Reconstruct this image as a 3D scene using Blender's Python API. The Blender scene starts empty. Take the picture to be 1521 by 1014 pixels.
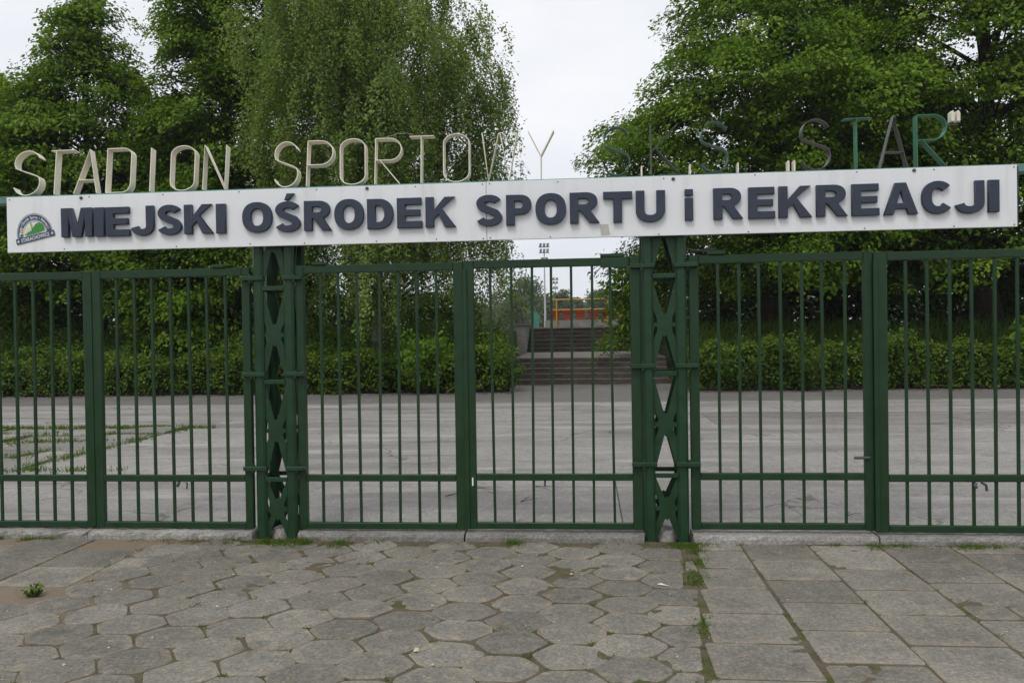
import bpy, bmesh, math, random
import numpy as np
from mathutils import Vector, Matrix, noise as mnoise

S = bpy.context.scene
COL = S.collection
rad = math.radians

# ------------------------------------------------------------------ camera
CAM_H, CAM_D = 1.525, 6.07
cam = bpy.data.cameras.new('camera')
cam.sensor_fit = 'HORIZONTAL'
cam.sensor_width = 36.0
cam.lens = 1218.8 / 1521 * 36
cam.clip_start = 0.05
cam.clip_end = 3000
cam_ob = bpy.data.objects.new('camera', cam)
COL.objects.link(cam_ob)
YAW, PITCH, ROLL = 0.0920262, -0.0102232, -0.0152868
_f = Vector((-math.sin(YAW) * math.cos(PITCH), math.cos(YAW) * math.cos(PITCH), math.sin(PITCH)))
_r = Vector((math.cos(YAW), math.sin(YAW), 0))
_u = _r.cross(_f)
_r2 = math.cos(ROLL) * _r + math.sin(ROLL) * _u
_u2 = -math.sin(ROLL) * _r + math.cos(ROLL) * _u
cam_ob.matrix_world = Matrix(((_r2.x, _u2.x, -_f.x, 0), (_r2.y, _u2.y, -_f.y, -CAM_D),
                              (_r2.z, _u2.z, -_f.z, CAM_H), (0, 0, 0, 1)))
S.camera = cam_ob

# ------------------------------------------------------------------ sky + sun (bright overcast)
SUN_EL, SUN_AZ = rad(58), rad(200)        # azimuth from north (+Y), clockwise: behind the camera, a bit left
W = bpy.data.worlds.new('World')
S.world = W
W.use_nodes = True
nt = W.node_tree
for n in list(nt.nodes):
    nt.nodes.remove(n)
N = nt.nodes.new
out = N('ShaderNodeOutputWorld'); bg = N('ShaderNodeBackground'); sky = N('ShaderNodeTexSky')
sky.sky_type = 'NISHITA'; sky.sun_disc = False; sky.sun_elevation = SUN_EL; sky.sun_rotation = SUN_AZ
tc = N('ShaderNodeTexCoord'); sep = N('ShaderNodeSeparateXYZ')
mp = N('ShaderNodeMapping'); mp.inputs['Scale'].default_value = (1, 1, 2.6)
noi = N('ShaderNodeTexNoise'); noi.inputs['Scale'].default_value = 2.3; noi.inputs['Detail'].default_value = 5
noi.inputs['Roughness'].default_value = .5
cr = N('ShaderNodeValToRGB')
cr.color_ramp.elements[0].position = .33; cr.color_ramp.elements[0].color = (.75, .775, .84, 1)
cr.color_ramp.elements[1].position = .66; cr.color_ramp.elements[1].color = (.94, .945, .965, 1)
gr = N('ShaderNodeValToRGB')
gr.color_ramp.elements[0].position = 0.0; gr.color_ramp.elements[0].color = (.93, .94, .95, 1)
gr.color_ramp.elements[1].position = .5; gr.color_ramp.elements[1].color = (1, 1, 1, 1)
mul = N('ShaderNodeMix'); mul.data_type = 'RGBA'; mul.blend_type = 'MULTIPLY'; mul.inputs['Factor'].default_value = 1
sc = N('ShaderNodeVectorMath'); sc.operation = 'SCALE'; sc.inputs['Scale'].default_value = 11.1
mix = N('ShaderNodeMix'); mix.data_type = 'RGBA'; mix.inputs['Factor'].default_value = .94
L = nt.links.new
L(tc.outputs['Generated'], mp.inputs['Vector']); L(mp.outputs[0], noi.inputs['Vector'])
L(tc.outputs['Generated'], sep.inputs[0]); L(sep.outputs['Z'], gr.inputs[0])
L(noi.outputs['Fac'], cr.inputs[0]); L(cr.outputs[0], mul.inputs['A']); L(gr.outputs[0], mul.inputs['B'])
L(mul.outputs['Result'], sc.inputs[0]); L(sky.outputs[0], mix.inputs['A']); L(sc.outputs[0], mix.inputs['B'])
L(mix.outputs['Result'], bg.inputs['Color']); bg.inputs['Strength'].default_value = .1
L(bg.outputs[0], out.inputs[0])

sun = bpy.data.lights.new('sun', 'SUN'); sun.energy = 1.4; sun.angle = rad(20); sun.color = (1, .97, .92)
sun_ob = bpy.data.objects.new('sun', sun); COL.objects.link(sun_ob)
_d = Vector((math.sin(SUN_AZ) * math.cos(SUN_EL), math.cos(SUN_AZ) * math.cos(SUN_EL), math.sin(SUN_EL)))
sun_ob.rotation_euler = _d.to_track_quat('Z', 'Y').to_euler()

S.view_settings.view_transform = 'Standard'
S.view_settings.look = 'None'
S.view_settings.exposure = 0.0
S.view_settings.gamma = 1.0
S.view_settings.use_curve_mapping = False
S.render.engine = 'CYCLES'
S.cycles.use_denoising = True
S.cycles.max_bounces = 8
S.cycles.diffuse_bounces = 4
S.cycles.transmission_bounces = 4

# ------------------------------------------------------------------ material helpers
def new_mat(name):
    m = bpy.data.materials.new(name); m.use_nodes = True
    t = m.node_tree
    b = t.nodes['Principled BSDF']
    return m, t, b

def ramp(t, stops):
    r = t.nodes.new('ShaderNodeValToRGB')
    el = r.color_ramp.elements
    while len(el) < len(stops):
        el.new(.5)
    for e, (p, c) in zip(el, stops):
        e.position = p; e.color = (*c, 1)
    return r

def noise(t, vec, scale, detail=4, rough=.55, dist=0.0):
    n = t.nodes.new('ShaderNodeTexNoise')
    n.inputs['Scale'].default_value = scale; n.inputs['Detail'].default_value = detail
    n.inputs['Roughness'].default_value = rough; n.inputs['Distortion'].default_value = dist
    t.links.new(vec, n.inputs['Vector'])
    return n.outputs['Fac']

def mixc(t, a, b, fac, blend='MIX'):
    m = t.nodes.new('ShaderNodeMix'); m.data_type = 'RGBA'; m.blend_type = blend
    for s, v in (('A', a), ('B', b)):
        if isinstance(v, tuple): m.inputs[s].default_value = (*v, 1)
        else: t.links.new(v, m.inputs[s])
    if isinstance(fac, (int, float)): m.inputs['Factor'].default_value = fac
    else: t.links.new(fac, m.inputs['Factor'])
    return m.outputs['Result']

def maprange(t, v, a, b, c=0., d=1.):
    m = t.nodes.new('ShaderNodeMapRange')
    t.links.new(v, m.inputs['Value'])
    for k, x in zip(('From Min', 'From Max', 'To Min', 'To Max'), (a, b, c, d)):
        m.inputs[k].default_value = x
    return m.outputs['Result']

def math2(t, op, a, b):
    m = t.nodes.new('ShaderNodeMath'); m.operation = op
    for i, v in enumerate((a, b)):
        if isinstance(v, (int, float)): m.inputs[i].default_value = v
        else: t.links.new(v, m.inputs[i])
    return m.outputs[0]

def bump(t, b, h, strength=.3, dist=.01):
    n = t.nodes.new('ShaderNodeBump'); n.inputs['Strength'].default_value = strength
    n.inputs['Distance'].default_value = dist
    t.links.new(h, n.inputs['Height']); t.links.new(n.outputs[0], b.inputs['Normal'])

def position(t):
    return t.nodes.new('ShaderNodeNewGeometry').outputs['Position']

def math_tint(t, v):
    r = ramp(t, [(.3, (.62, .62, .61)), (.5, (1, 1, 1)), (.72, (1.25, 1.24, 1.22))])
    t.links.new(v, r.inputs[0])
    return r.outputs[0]

def mat_concrete(name, dark, light, dust, speck=.5, edge=False, big=1.6, moss=0.0, bstr=.5, cracks=False, vary=(.80, 1.16)):
    m, t, b = new_mat(name)
    P = position(t)
    n1 = noise(t, P, big, 6, .6, .4)
    n2 = noise(t, P, 11, 5, .6)
    n3 = noise(t, P, 130, 3, .7)
    n4 = noise(t, P, 45, 4, .65)
    c = mixc(t, dark, light, maprange(t, n1, .32, .68))
    c = mixc(t, c, dust, maprange(t, n2, .5, .72, 0, .6))
    # weathered blotches and scuffs
    c = mixc(t, c, tuple(x * .62 for x in dark), maprange(t, noise(t, P, 4.3, 5, .65, 1.2), .56, .72, 0, .55))
    c = mixc(t, c, (.5, .48, .44), maprange(t, n3, .66, .78, 0, speck))
    c = mixc(t, c, tuple(x * .4 for x in dark), maprange(t, n3, .36, .24, 0, .7))
    c = mixc(t, c, math_tint(t, n4), .6, 'MULTIPLY')
    vg = t.nodes.new('ShaderNodeTexVoronoi'); vg.inputs['Scale'].default_value = 95
    t.links.new(P, vg.inputs['Vector'])
    sg = t.nodes.new('ShaderNodeSeparateColor'); t.links.new(vg.outputs['Color'], sg.inputs[0])
    rg_ = ramp(t, [(0, (.68, .68, .68)), (.55, (1, 1, 1)), (1, (1.38, 1.36, 1.32))]); t.links.new(sg.outputs[0], rg_.inputs[0])
    c = mixc(t, c, rg_.outputs[0], .7, 'MULTIPLY')
    if cracks:
        mp_ = t.nodes.new('ShaderNodeMapping'); mp_.inputs['Scale'].default_value = (.22, 1.15, 1)
        t.links.new(P, mp_.inputs['Vector'])
        c = mixc(t, c, tuple(x * .70 for x in dark), maprange(t, noise(t, mp_.outputs[0], 1.1, 6, .6, .8), .46, .68, 0, .9))
        c = mixc(t, c, tuple(min(1, x * 1.3) for x in light), maprange(t, noise(t, mp_.outputs[0], 1.9, 5, .6, .5), .55, .68, 0, .75))
        vo = t.nodes.new('ShaderNodeTexVoronoi'); vo.feature = 'DISTANCE_TO_EDGE'; vo.inputs['Scale'].default_value = .42
        wn = t.nodes.new('ShaderNodeTexNoise'); wn.inputs['Scale'].default_value = 1.3; wn.inputs['Detail'].default_value = 6
        t.links.new(P, wn.inputs['Vector'])
        va = t.nodes.new('ShaderNodeVectorMath'); va.operation = 'SCALE'; va.inputs['Scale'].default_value = 1.1
        t.links.new(wn.outputs['Color'], va.inputs[0])
        vb = t.nodes.new('ShaderNodeVectorMath'); vb.operation = 'ADD'
        t.links.new(P, vb.inputs[0]); t.links.new(va.outputs[0], vb.inputs[1]); t.links.new(vb.outputs[0], vo.inputs['Vector'])
        ck = math2(t, 'MULTIPLY', maprange(t, vo.outputs['Distance'], .012, .003), maprange(t, noise(t, P, .6, 3), .46, .56))
        c = mixc(t, c, (.06, .055, .045), math2(t, 'MULTIPLY', ck, .6))
    if moss:
        c = mixc(t, c, (.055, .075, .02), maprange(t, noise(t, P, 2.7, 6, .7), .6, .7, 0, moss))
    if edge:
        at = t.nodes.new('ShaderNodeAttribute'); at.attribute_name = 'edge'
        e = math2(t, 'MULTIPLY', at.outputs['Fac'], maprange(t, noise(t, P, 7, 4, .6), .35, .62))
        c = mixc(t, c, dust, math2(t, 'MULTIPLY', e, .45))
    oi = t.nodes.new('ShaderNodeObjectInfo')
    v = maprange(t, oi.outputs['Random'], 0, 1, *vary)
    hs = t.nodes.new('ShaderNodeHueSaturation'); t.links.new(c, hs.inputs['Color']); t.links.new(v, hs.inputs['Value'])
    t.links.new(hs.outputs[0], b.inputs['Base Color'])
    b.inputs['Roughness'].default_value = .9
    b.inputs['Specular IOR Level'].default_value = .25
    h = math2(t, 'ADD', math2(t, 'MULTIPLY', n3, .35), math2(t, 'ADD', n4, math2(t, 'MULTIPLY', n2, .8)))
    bump(t, b, h, bstr, .006)
    return m

def mat_paint(name, col, rough=.45, wear=None, wear_amt=.0, spec=.5, var=.25, scale=9, bstr=.15):
    m, t, b = new_mat(name)
    P = position(t)
    n1 = noise(t, P, scale, 5, .6)
    n2 = noise(t, P, 60, 4, .6)
    c = mixc(t, tuple(x * (1 - var) for x in col), tuple(min(1, x * (1 + var)) for x in col), maprange(t, n1, .3, .7))
    if wear:
        c = mixc(t, c, wear, maprange(t, noise(t, P, 26, 6, .75), .76 - wear_amt, .80 - wear_amt * .9))
    t.links.new(c, b.inputs['Base Color'])
    t.links.new(maprange(t, n1, .3, .7, rough - .1, rough + .12), b.inputs['Roughness'])
    b.inputs['Specular IOR Level'].default_value = spec
    bump(t, b, n2, bstr, .003)
    return m

def mat_plain(name, col, rough=.7, metal=0):
    m, t, b = new_mat(name)
    n1 = noise(t, position(t), 25, 4)
    t.links.new(mixc(t, tuple(x * .85 for x in col), tuple(min(1, x * 1.12) for x in col), n1), b.inputs['Base Color'])
    b.inputs['Roughness'].default_value = rough; b.inputs['Metallic'].default_value = metal
    return m

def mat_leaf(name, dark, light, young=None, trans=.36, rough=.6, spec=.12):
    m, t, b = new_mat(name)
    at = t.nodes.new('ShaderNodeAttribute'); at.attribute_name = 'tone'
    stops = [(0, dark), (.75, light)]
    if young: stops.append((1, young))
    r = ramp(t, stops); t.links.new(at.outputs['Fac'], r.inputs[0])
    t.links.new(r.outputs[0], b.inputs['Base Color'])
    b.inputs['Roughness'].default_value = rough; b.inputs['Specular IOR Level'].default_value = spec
    tr = t.nodes.new('ShaderNodeBsdfTranslucent')
    g = mixc(t, r.outputs[0], (1.25, 1.3, .55), 1.0, 'MULTIPLY')
    t.links.new(g, tr.inputs['Color'])
    ms = t.nodes.new('ShaderNodeMixShader'); ms.inputs[0].default_value = trans
    t.links.new(b.outputs[0], ms.inputs[1]); t.links.new(tr.outputs[0], ms.inputs[2])
    t.links.new(ms.outputs[0], t.nodes['Material Output'].inputs['Surface'])
    return m

def mat_ground(name, stops, scale, b2=.5, sandy=False):
    m, t, b = new_mat(name)
    P = position(t)
    n1 = noise(t, P, scale, 7, .65, .3)
    r = ramp(t, stops); t.links.new(n1, r.inputs[0])
    n3 = noise(t, P, 90, 4, .7)
    c = r.outputs[0]
    if sandy:
        sx_ = t.nodes.new('ShaderNodeSeparateXYZ'); t.links.new(P, sx_.inputs[0])
        wob = math2(t, 'ADD', sx_.outputs['X'], math2(t, 'MULTIPLY', noise(t, P, 2.2, 4), 1.0))
        c = mixc(t, c, mixc(t, (.17, .135, .095), (.23, .19, .14), n1), maprange(t, wob, -2.15, -2.75))
    c = mixc(t, c, (.02, .016, .012), maprange(t, n3, .45, .25, 0, .7))
    t.links.new(c, b.inputs['Base Color'])
    b.inputs['Roughness'].default_value = 1; b.inputs['Specular IOR Level'].default_value = .1
    bump(t, b, n3, b2, .01)
    return m

# ------------------------------------------------------------------ mesh helpers
class MB:
    def __init__(s): s.v = []; s.f = []
    def add(s, vs, fs):
        o = len(s.v); s.v += [tuple(v) for v in vs]; s.f += [tuple(i + o for i in f) for f in fs]
    def box(s, x0, x1, y0, y1, z0, z1, c=0.0):
        """box; c > 0 chamfers its edges"""
        if c <= 0:
            s.add([(x0, y0, z0), (x1, y0, z0), (x1, y1, z0), (x0, y1, z0), (x0, y0, z1), (x1, y0, z1), (x1, y1, z1), (x0, y1, z1)],
                  [(0, 3, 2, 1), (4, 5, 6, 7), (0, 1, 5, 4), (1, 2, 6, 5), (2, 3, 7, 6), (3, 0, 4, 7)])
            return
        bm = bmesh.new()
        bmesh.ops.create_cube(bm, size=1)
        for v in bm.verts:
            v.co = Vector(((x0 + x1) / 2 + v.co.x * (x1 - x0), (y0 + y1) / 2 + v.co.y * (y1 - y0), (z0 + z1) / 2 + v.co.z * (z1 - z0)))
        bmesh.ops.bevel(bm, geom=list(bm.edges), offset=c, segments=1, affect='EDGES')
        bm.verts.index_update()
        s.add([v.co[:] for v in bm.verts], [[v.index for v in f.verts] for f in bm.faces])
        bm.free()
    def tube(s, pts, radii, n=8, cap=True):
        pts = [Vector(p) for p in pts]
        rings = []
        prev = None
        for i, p in enumerate(pts):
            a = pts[max(i - 1, 0)]; b = pts[min(i + 1, len(pts) - 1)]
            d = (b - a).normalized() if (b - a).length > 1e-9 else Vector((0, 0, 1))
            x = prev - d * prev.dot(d) if prev is not None else d.orthogonal()
            if x.length < 1e-6: x = d.orthogonal()
            x.normalize(); prev = x
            y = d.cross(x)
            r = radii[i] if hasattr(radii, '__len__') else radii
            rings.append([p + (x * math.cos(2 * math.pi * k / n) + y * math.sin(2 * math.pi * k / n)) * r for k in range(n)])
        vs = [v for r in rings for v in r]
        fs = []
        for i in range(len(rings) - 1):
            for k in range(n):
                a = i * n + k; b = i * n + (k + 1) % n
                fs.append((a, b, b + n, a + n))
        if cap:
            fs.append(tuple(range(n - 1, -1, -1))); fs.append(tuple(range(len(vs) - n, len(vs))))
        s.add(vs, fs)
    def prism(s, poly, y0, y1):
        """polygon in XZ extruded along Y (must be simple)"""
        n = len(poly)
        vs = [(x, y0, z) for x, z in poly] + [(x, y1, z) for x, z in poly]
        fs = [tuple(range(n)), tuple(range(2 * n - 1, n - 1, -1))]
        for i in range(n):
            j = (i + 1) % n
            fs.append((i, i + n, j + n, j))
        s.add(vs, fs)
    def mesh(s, name, mat=None, smooth=False, fixn=True):
        me = bpy.data.meshes.new(name)
        me.from_pydata(s.v, [], s.f)
        if fixn:
            bm = bmesh.new(); bm.from_mesh(me)
            bmesh.ops.recalc_face_normals(bm, faces=bm.faces)
            bm.to_mesh(me); bm.free()
        if mat: me.materials.append(mat)
        if smooth:
            for p in me.polygons: p.use_smooth = True
        return me
    def build(s, name, mat, parent=None, smooth=False):
        return link(name, s.mesh(name, mat, smooth), parent)

def link(name, me, parent=None):
    o = bpy.data.objects.new(name, me)
    COL.objects.link(o)
    if parent is not None: o.parent = parent
    return o

def thing(name, label, cat, loc=(0, 0, 0), group=None):
    o = bpy.data.objects.new(name, None); COL.objects.link(o)
    o.location = loc; o.empty_display_size = .1
    return tag(o, label, cat, group)

def tag(o, label=None, cat=None, group=None, kind=None):
    if label: o['label'] = label
    if cat: o['category'] = cat
    if group: o['group'] = group
    if kind: o['kind'] = kind
    return o

def struct(o): o['kind'] = 'structure'; return o

def quads(name, V, tone, mat, parent=None):
    """V: (n,4,3) array of quads; tone: (n,) attribute"""
    n = len(V)
    me = bpy.data.meshes.new(name)
    me.vertices.add(n * 4); me.loops.add(n * 4); me.polygons.add(n)
    me.vertices.foreach_set('co', np.ascontiguousarray(V, dtype=np.float32).ravel())
    me.loops.foreach_set('vertex_index', np.arange(n * 4, dtype=np.int32))
    me.polygons.foreach_set('loop_start', np.arange(0, n * 4, 4, dtype=np.int32))
    me.update(calc_edges=True)
    a = me.attributes.new('tone', 'FLOAT', 'POINT')
    a.data.foreach_set('value', np.repeat(np.clip(tone, 0, 1), 4).astype(np.float32))
    me.materials.append(mat)
    return link(name, me, parent)

def leaf_quads(P, Nn, size, rng, aspect=.62, updir=None):
    """diamond leaves centred on P with normals Nn; size (n,)"""
    n = len(P)
    Nn = Nn / (np.linalg.norm(Nn, axis=1, keepdims=True) + 1e-9)
    R = rng.normal(size=(n, 3)) if updir is None else updir + rng.normal(size=(n, 3)) * .4
    A = R - (R * Nn).sum(1, keepdims=True) * Nn
    A /= np.linalg.norm(A, axis=1, keepdims=True) + 1e-9
    B = np.cross(Nn, A)
    s = size[:, None]
    fold = Nn * s * .16
    V = np.stack([P - A * s * .5, P + B * s * aspect * .5 - A * s * .08 + fold, P + A * s * .5, P - B * s * aspect * .5 - A * s * .08 + fold], axis=1)
    return V

# ------------------------------------------------------------------ materials
M = {}
M['slab'] = mat_concrete('paving_concrete', (.135, .127, .110), (.212, .200, .174), (.29, .245, .185), .7, edge=True, moss=.3, bstr=.8)
M['apron'] = mat_concrete('yard_apron', (.15, .142, .132), (.215, .205, .192), (.25, .23, .205), .4, big=.5, moss=.1)
M['yard_dark'] = mat_concrete('yard_concrete_worn', (.19, .172, .158), (.25, .232, .215), (.28, .26, .235), .4, big=.6, bstr=.5, cracks=True, vary=(.94, 1.05))
M['yard'] = mat_concrete('yard_concrete', (.225, .215, .202), (.31, .298, .28), (.37, .355, .33), .45, big=.55, bstr=.5, cracks=True, vary=(.94, 1.05))
M['yard_worn'] = mat_concrete('broken_concrete', (.20, .192, .175), (.275, .262, .238), (.3, .275, .235), .4, moss=.4)
M['kerb'] = mat_concrete('kerb_concrete', (.19, .182, .168), (.29, .28, .262), (.27, .25, .22), .8, bstr=1.0, big=3)
M['asphalt'] = mat_concrete('asphalt', (.085, .082, .08), (.12, .115, .11), (.15, .14, .125), .5, big=.8)
M['bed'] = mat_ground('joint_soil', [(.3, (.080, .067, .047)), (.48, (.125, .104, .073)), (.56, (.10, .09, .052)), (.63, (.065, .08, .022)), (.74, (.06, .10, .016))], 4.5, sandy=True)
M['lawn'] = mat_ground('lawn_ground', [(.3, (.03, .04, .012)), (.5, (.045, .065, .016)), (.7, (.07, .085, .025))], 1.2)
M['earth'] = mat_ground('yard_soil', [(.3, (.11, .1, .08)), (.55, (.15, .135, .11)), (.7, (.07, .08, .03))], 3)
M['green'] = mat_paint('green_gate_paint', (.0085, .0365, .0110), .42, wear=(.085, .048, .026), wear_amt=.125, var=.18, spec=.4)
M['green_post'] = mat_paint('green_post_paint', (.0100, .0410, .0140), .42, wear=(.085, .045, .025), wear_amt=.12, var=.22, spec=.4)
M['teal'] = mat_paint('faded_teal_paint', (.10, .21, .18), .55, wear=(.05, .06, .05), wear_amt=.05, var=.3)
def mat_board():
    m, t, b = new_mat('white_board')
    P = position(t)
    mp_ = t.nodes.new('ShaderNodeMapping'); mp_.inputs['Scale'].default_value = (9, 9, .8); t.links.new(P, mp_.inputs['Vector'])
    st = noise(t, mp_.outputs[0], 1.0, 5, .6)
    c = mixc(t, (.80, .815, .83), (.80, .815, .83), 0.0)
    c = mixc(t, c, (.62, .62, .58), maprange(t, st, .52, .75, 0, .55))
    c = mixc(t, c, (.55, .56, .55), maprange(t, noise(t, P, 38, 6, .75), .66, .74, 0, .5))
    t.links.new(c, b.inputs['Base Color'])
    b.inputs['Roughness'].default_value = .42
    bump(t, b, noise(t, P, 1.6, 2), .35, .02)
    return m
M['white'] = mat_board()
M['navy'] = mat_paint('navy_letter', (.039, .049, .076), .6, var=.15, spec=.35, bstr=.25)
M['cream'] = mat_paint('cream_letter_paint', (.74, .70, .56), .5, wear=(.48, .42, .30), wear_amt=.06, var=.1)
M['dk_green'] = mat_paint('dark_green_letter', (.045, .115, .085), .4, wear=(.03, .03, .028), wear_amt=.1, var=.3)
M['md_green'] = mat_paint('green_letter', (.03, .17, .085), .4, wear=(.03, .06, .04), wear_amt=.08, var=.3)
M['bare'] = mat_paint('bare_dark_steel', (.06, .058, .055), .38, wear=(.16, .15, .135), wear_amt=.12, var=.35, spec=.6)
M['bolt'] = mat_plain('bolt_steel', (.09, .095, .105), .4, .6)
M['frame'] = mat_plain('board_backing', (.03, .03, .045), .7)
M['paper'] = mat_plain('sticker_paper', (.52, .5, .46), .8)
M['emb_navy'] = mat_plain('emblem_navy', (.05, .062, .12), .5)
M['emb_grey'] = mat_plain('emblem_grey', (.30, .34, .40), .5)
M['emb_white'] = mat_plain('emblem_white', (.72, .75, .76), .5)
M['emb_green'] = mat_plain('emblem_green', (.05, .26, .035), .5)
M['emb_lime'] = mat_plain('emblem_lime', (.27, .48, .10), .5)
M['emb_blue'] = mat_plain('emblem_blue', (.05, .2, .42), .5)
M['emb_sun'] = mat_plain('emblem_sun', (.80, .70, .42), .5)
M['bark'] = mat_concrete('bark', (.035, .028, .02), (.07, .057, .042), (.08, .07, .05), .1, bstr=.9, big=6)
M['birch_bark'] = mat_concrete('birch_bark', (.11, .105, .095), (.22, .21, .19), (.04, .036, .03), .1, bstr=.6, big=5)
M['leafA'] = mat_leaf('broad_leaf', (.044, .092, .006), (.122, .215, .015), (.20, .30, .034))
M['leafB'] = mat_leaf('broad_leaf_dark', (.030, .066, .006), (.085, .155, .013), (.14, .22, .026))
M['birch_leaf'] = mat_leaf('birch_leaf', (.10, .155, .034), (.21, .30, .075), (.29, .37, .11), trans=.45)
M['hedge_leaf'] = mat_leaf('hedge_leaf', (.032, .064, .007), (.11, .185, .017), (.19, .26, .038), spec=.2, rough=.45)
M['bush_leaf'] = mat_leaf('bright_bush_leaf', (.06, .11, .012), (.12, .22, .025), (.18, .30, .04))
M['bush_dark'] = mat_leaf('dark_bush_leaf', (.04, .08, .012), (.085, .15, .022), (.13, .2, .035))  # darker green leaf tone than the bright bush
M['grass'] = mat_leaf('grass_blade', (.05, .085, .012), (.11, .19, .025), (.2, .22, .08), rough=.6)
M['lawn_grass'] = mat_leaf('lawn_grass_blade', (.06, .115, .016), (.115, .205, .028), (.18, .22, .07), rough=.6, trans=.4)
M['hazy_far_leaf'] = mat_leaf('hazy_far_leaf', (.075, .11, .05), (.13, .175, .08), (.17, .21, .11))  # paler and greyer green: distance haze is put into the leaf colour
M['brick'] = None
M['red'] = mat_plain('red_seat_plastic', (.42, .06, .025), .45)
M['yellow'] = mat_plain('yellow_rail_paint', (.62, .36, .04), .45)
M['pale'] = mat_plain('galvanised_pole', (.42, .44, .45), .5)
M['lamp'] = mat_plain('floodlight_grey', (.17, .18, .19), .5)
M['net'] = mat_plain('teal_net', (.05, .25, .2), .8)

def mat_brick():
    m, t, b = new_mat('dark_brick')
    P = position(t)
    sp = t.nodes.new('ShaderNodeSeparateXYZ'); t.links.new(P, sp.inputs[0])
    cb = t.nodes.new('ShaderNodeCombineXYZ')
    t.links.new(sp.outputs['X'], cb.inputs['X']); t.links.new(sp.outputs['Z'], cb.inputs['Y'])
    br = t.nodes.new('ShaderNodeTexBrick')
    br.inputs['Scale'].default_value = 1; br.inputs['Brick Width'].default_value = .13; br.inputs['Row Height'].default_value = .074
    br.inputs['Mortar Size'].default_value = .006
    br.inputs['Color1'].default_value = (.050, .040, .031, 1); br.inputs['Color2'].default_value = (.078, .061, .047, 1)
    br.inputs['Mortar'].default_value = (.045, .04, .034, 1)
    t.links.new(cb.outputs[0], br.inputs['Vector'])
    c = mixc(t, br.outputs['Color'], (.03, .028, .024), maprange(t, noise(t, P, 2.2, 6, .65), .45, .65, 0, .8))
    c = mixc(t, c, (.15, .12, .10), maprange(t, noise(t, P, 9, 5, .7), .6, .72, 0, .7))
    t.links.new(c, b.inputs['Base Color']); b.inputs['Roughness'].default_value = .9
    return m
M['brick'] = mat_brick()
M['tread'] = mat_concrete('tread_concrete', (.16, .14, .125), (.25, .225, .205), (.28, .25, .22), .3)
M['step_tread'] = mat_concrete('step_tread_concrete', (.085, .074, .062), (.16, .142, .122), (.26, .23, .19), .3, big=2.5)
M['cheek'] = mat_concrete('cheek_wall_concrete', (.26, .255, .24), (.36, .35, .33), (.2, .2, .17), .3, moss=.4)

# ------------------------------------------------------------------ terrain
ST_X0, ST_X1 = -2.25, 2.35
F1_Y, F1_N, RISE1, TREAD = 18.0, 5, .15, .32
LAND_Y0, LAND_Z0 = F1_Y + (F1_N - 1) * TREAD, .75
F2_Y, F2_Z, F2_N, RISE2 = 24.4, .80, 6, .147
TOP_Y, TOP_Z = F2_Y + (F2_N - 1) * TREAD, F2_Z + F2_N * RISE2

def ground_z(x, y):
    s = min(max((y - 15.6) / 5.2, 0), 1); s = s * s * (3 - 2 * s)
    h = (TOP_Z - .03) * s
    if ST_X0 - .3 < x < ST_X1 + .3:
        if y < 17.8: k = 0
        elif y < F2_Y: k = min(.35, (y - 17.8) * .3)
        elif y < TOP_Y + .8: k = .45 + (y - F2_Y) * .45
        else: k = TOP_Z - .03
        h = min(h, k - .12) if y < TOP_Y + .8 else h
    return h

def make_ground():
    xs = sorted(set([-900, -400, -200, -100, -60] + [x for x in range(-44, 46, 2)] + [60, 100, 200, 400, 900, -2.6, -2.5, 2.6, 2.7]))
    ys = sorted(set([-900, -400, -150, -60, -25] + [0, 14] + [15.2 + .5 * k for k in range(28)] + [32, 40, 60, 100, 160, 300, 600, 1200]))
    mb = MB()
    nx = len(xs)
    for y in ys:
        for x in xs:
            z = ground_z(x, y) if y > 15 else 0
            mb.v.append((x, y, z - .06))
    for j in range(len(ys) - 1):
        for i in range(nx - 1):
            a = j * nx + i
            mb.f.append((a, a + 1, a + nx + 1, a + nx))
    o = mb.build('ground', M['lawn'], smooth=True)
    struct(o)
make_ground()

mb = MB(); mb.box(-45, 45, -22, -7.3, -.05, -.03)
struct(mb.build('road', M['asphalt']))

# ------------------------------------------------------------------ pavement: bed + slabs
def slab_mesh(name, outline, rng, thick=.045, jitter=.004, corner=.02):
    """outline: convex polygon (x, y); rounded corners, worn top edge"""
    pts = []
    n = len(outline)
    for i in range(n):
        p = Vector(outline[i]); a = Vector(outline[i - 1]); b = Vector(outline[(i + 1) % n])
        c = corner * rng.uniform(.7, 1.5)
        pts.append(p + (a - p).normalized() * c)
        pts.append(p + (b - p).normalized() * c)
    cen = sum(pts, Vector((0, 0))) / len(pts)
    pts = [p + Vector((rng.uniform(-jitter, jitter), rng.uniform(-jitter, jitter))) for p in pts]
    k = len(pts)
    vs, edge = [], []
    for sc_, z in ((1.0, -thick), (1.0, -.0045), (.972, -.0005), (.72, .0005)):
        for p in pts:
            q = cen + (p - cen) * sc_
            vs.append((q.x, q.y, z + (rng.uniform(-.0012, .0012) if z > -.02 else 0)))
            edge.append({1.0: 1, .972: .8, .72: .0}[sc_])
    vs.append((cen.x, cen.y, .001)); edge.append(0)
    fs = []
    for r in range(3):
        for i in range(k):
            j = (i + 1) % k
            fs.append((r * k + i, r * k + j, (r + 1) * k + j, (r + 1) * k + i))
    for i in range(k):
        fs.append((3 * k + i, 3 * k + (i + 1) % k, 4 * k))
    me = bpy.data.meshes.new(name); me.from_pydata(vs, [], fs)
    at = me.attributes.new('edge', 'FLOAT', 'POINT'); at.data.foreach_set('value', edge)
    me.materials.append(M['slab'])
    return me

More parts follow.
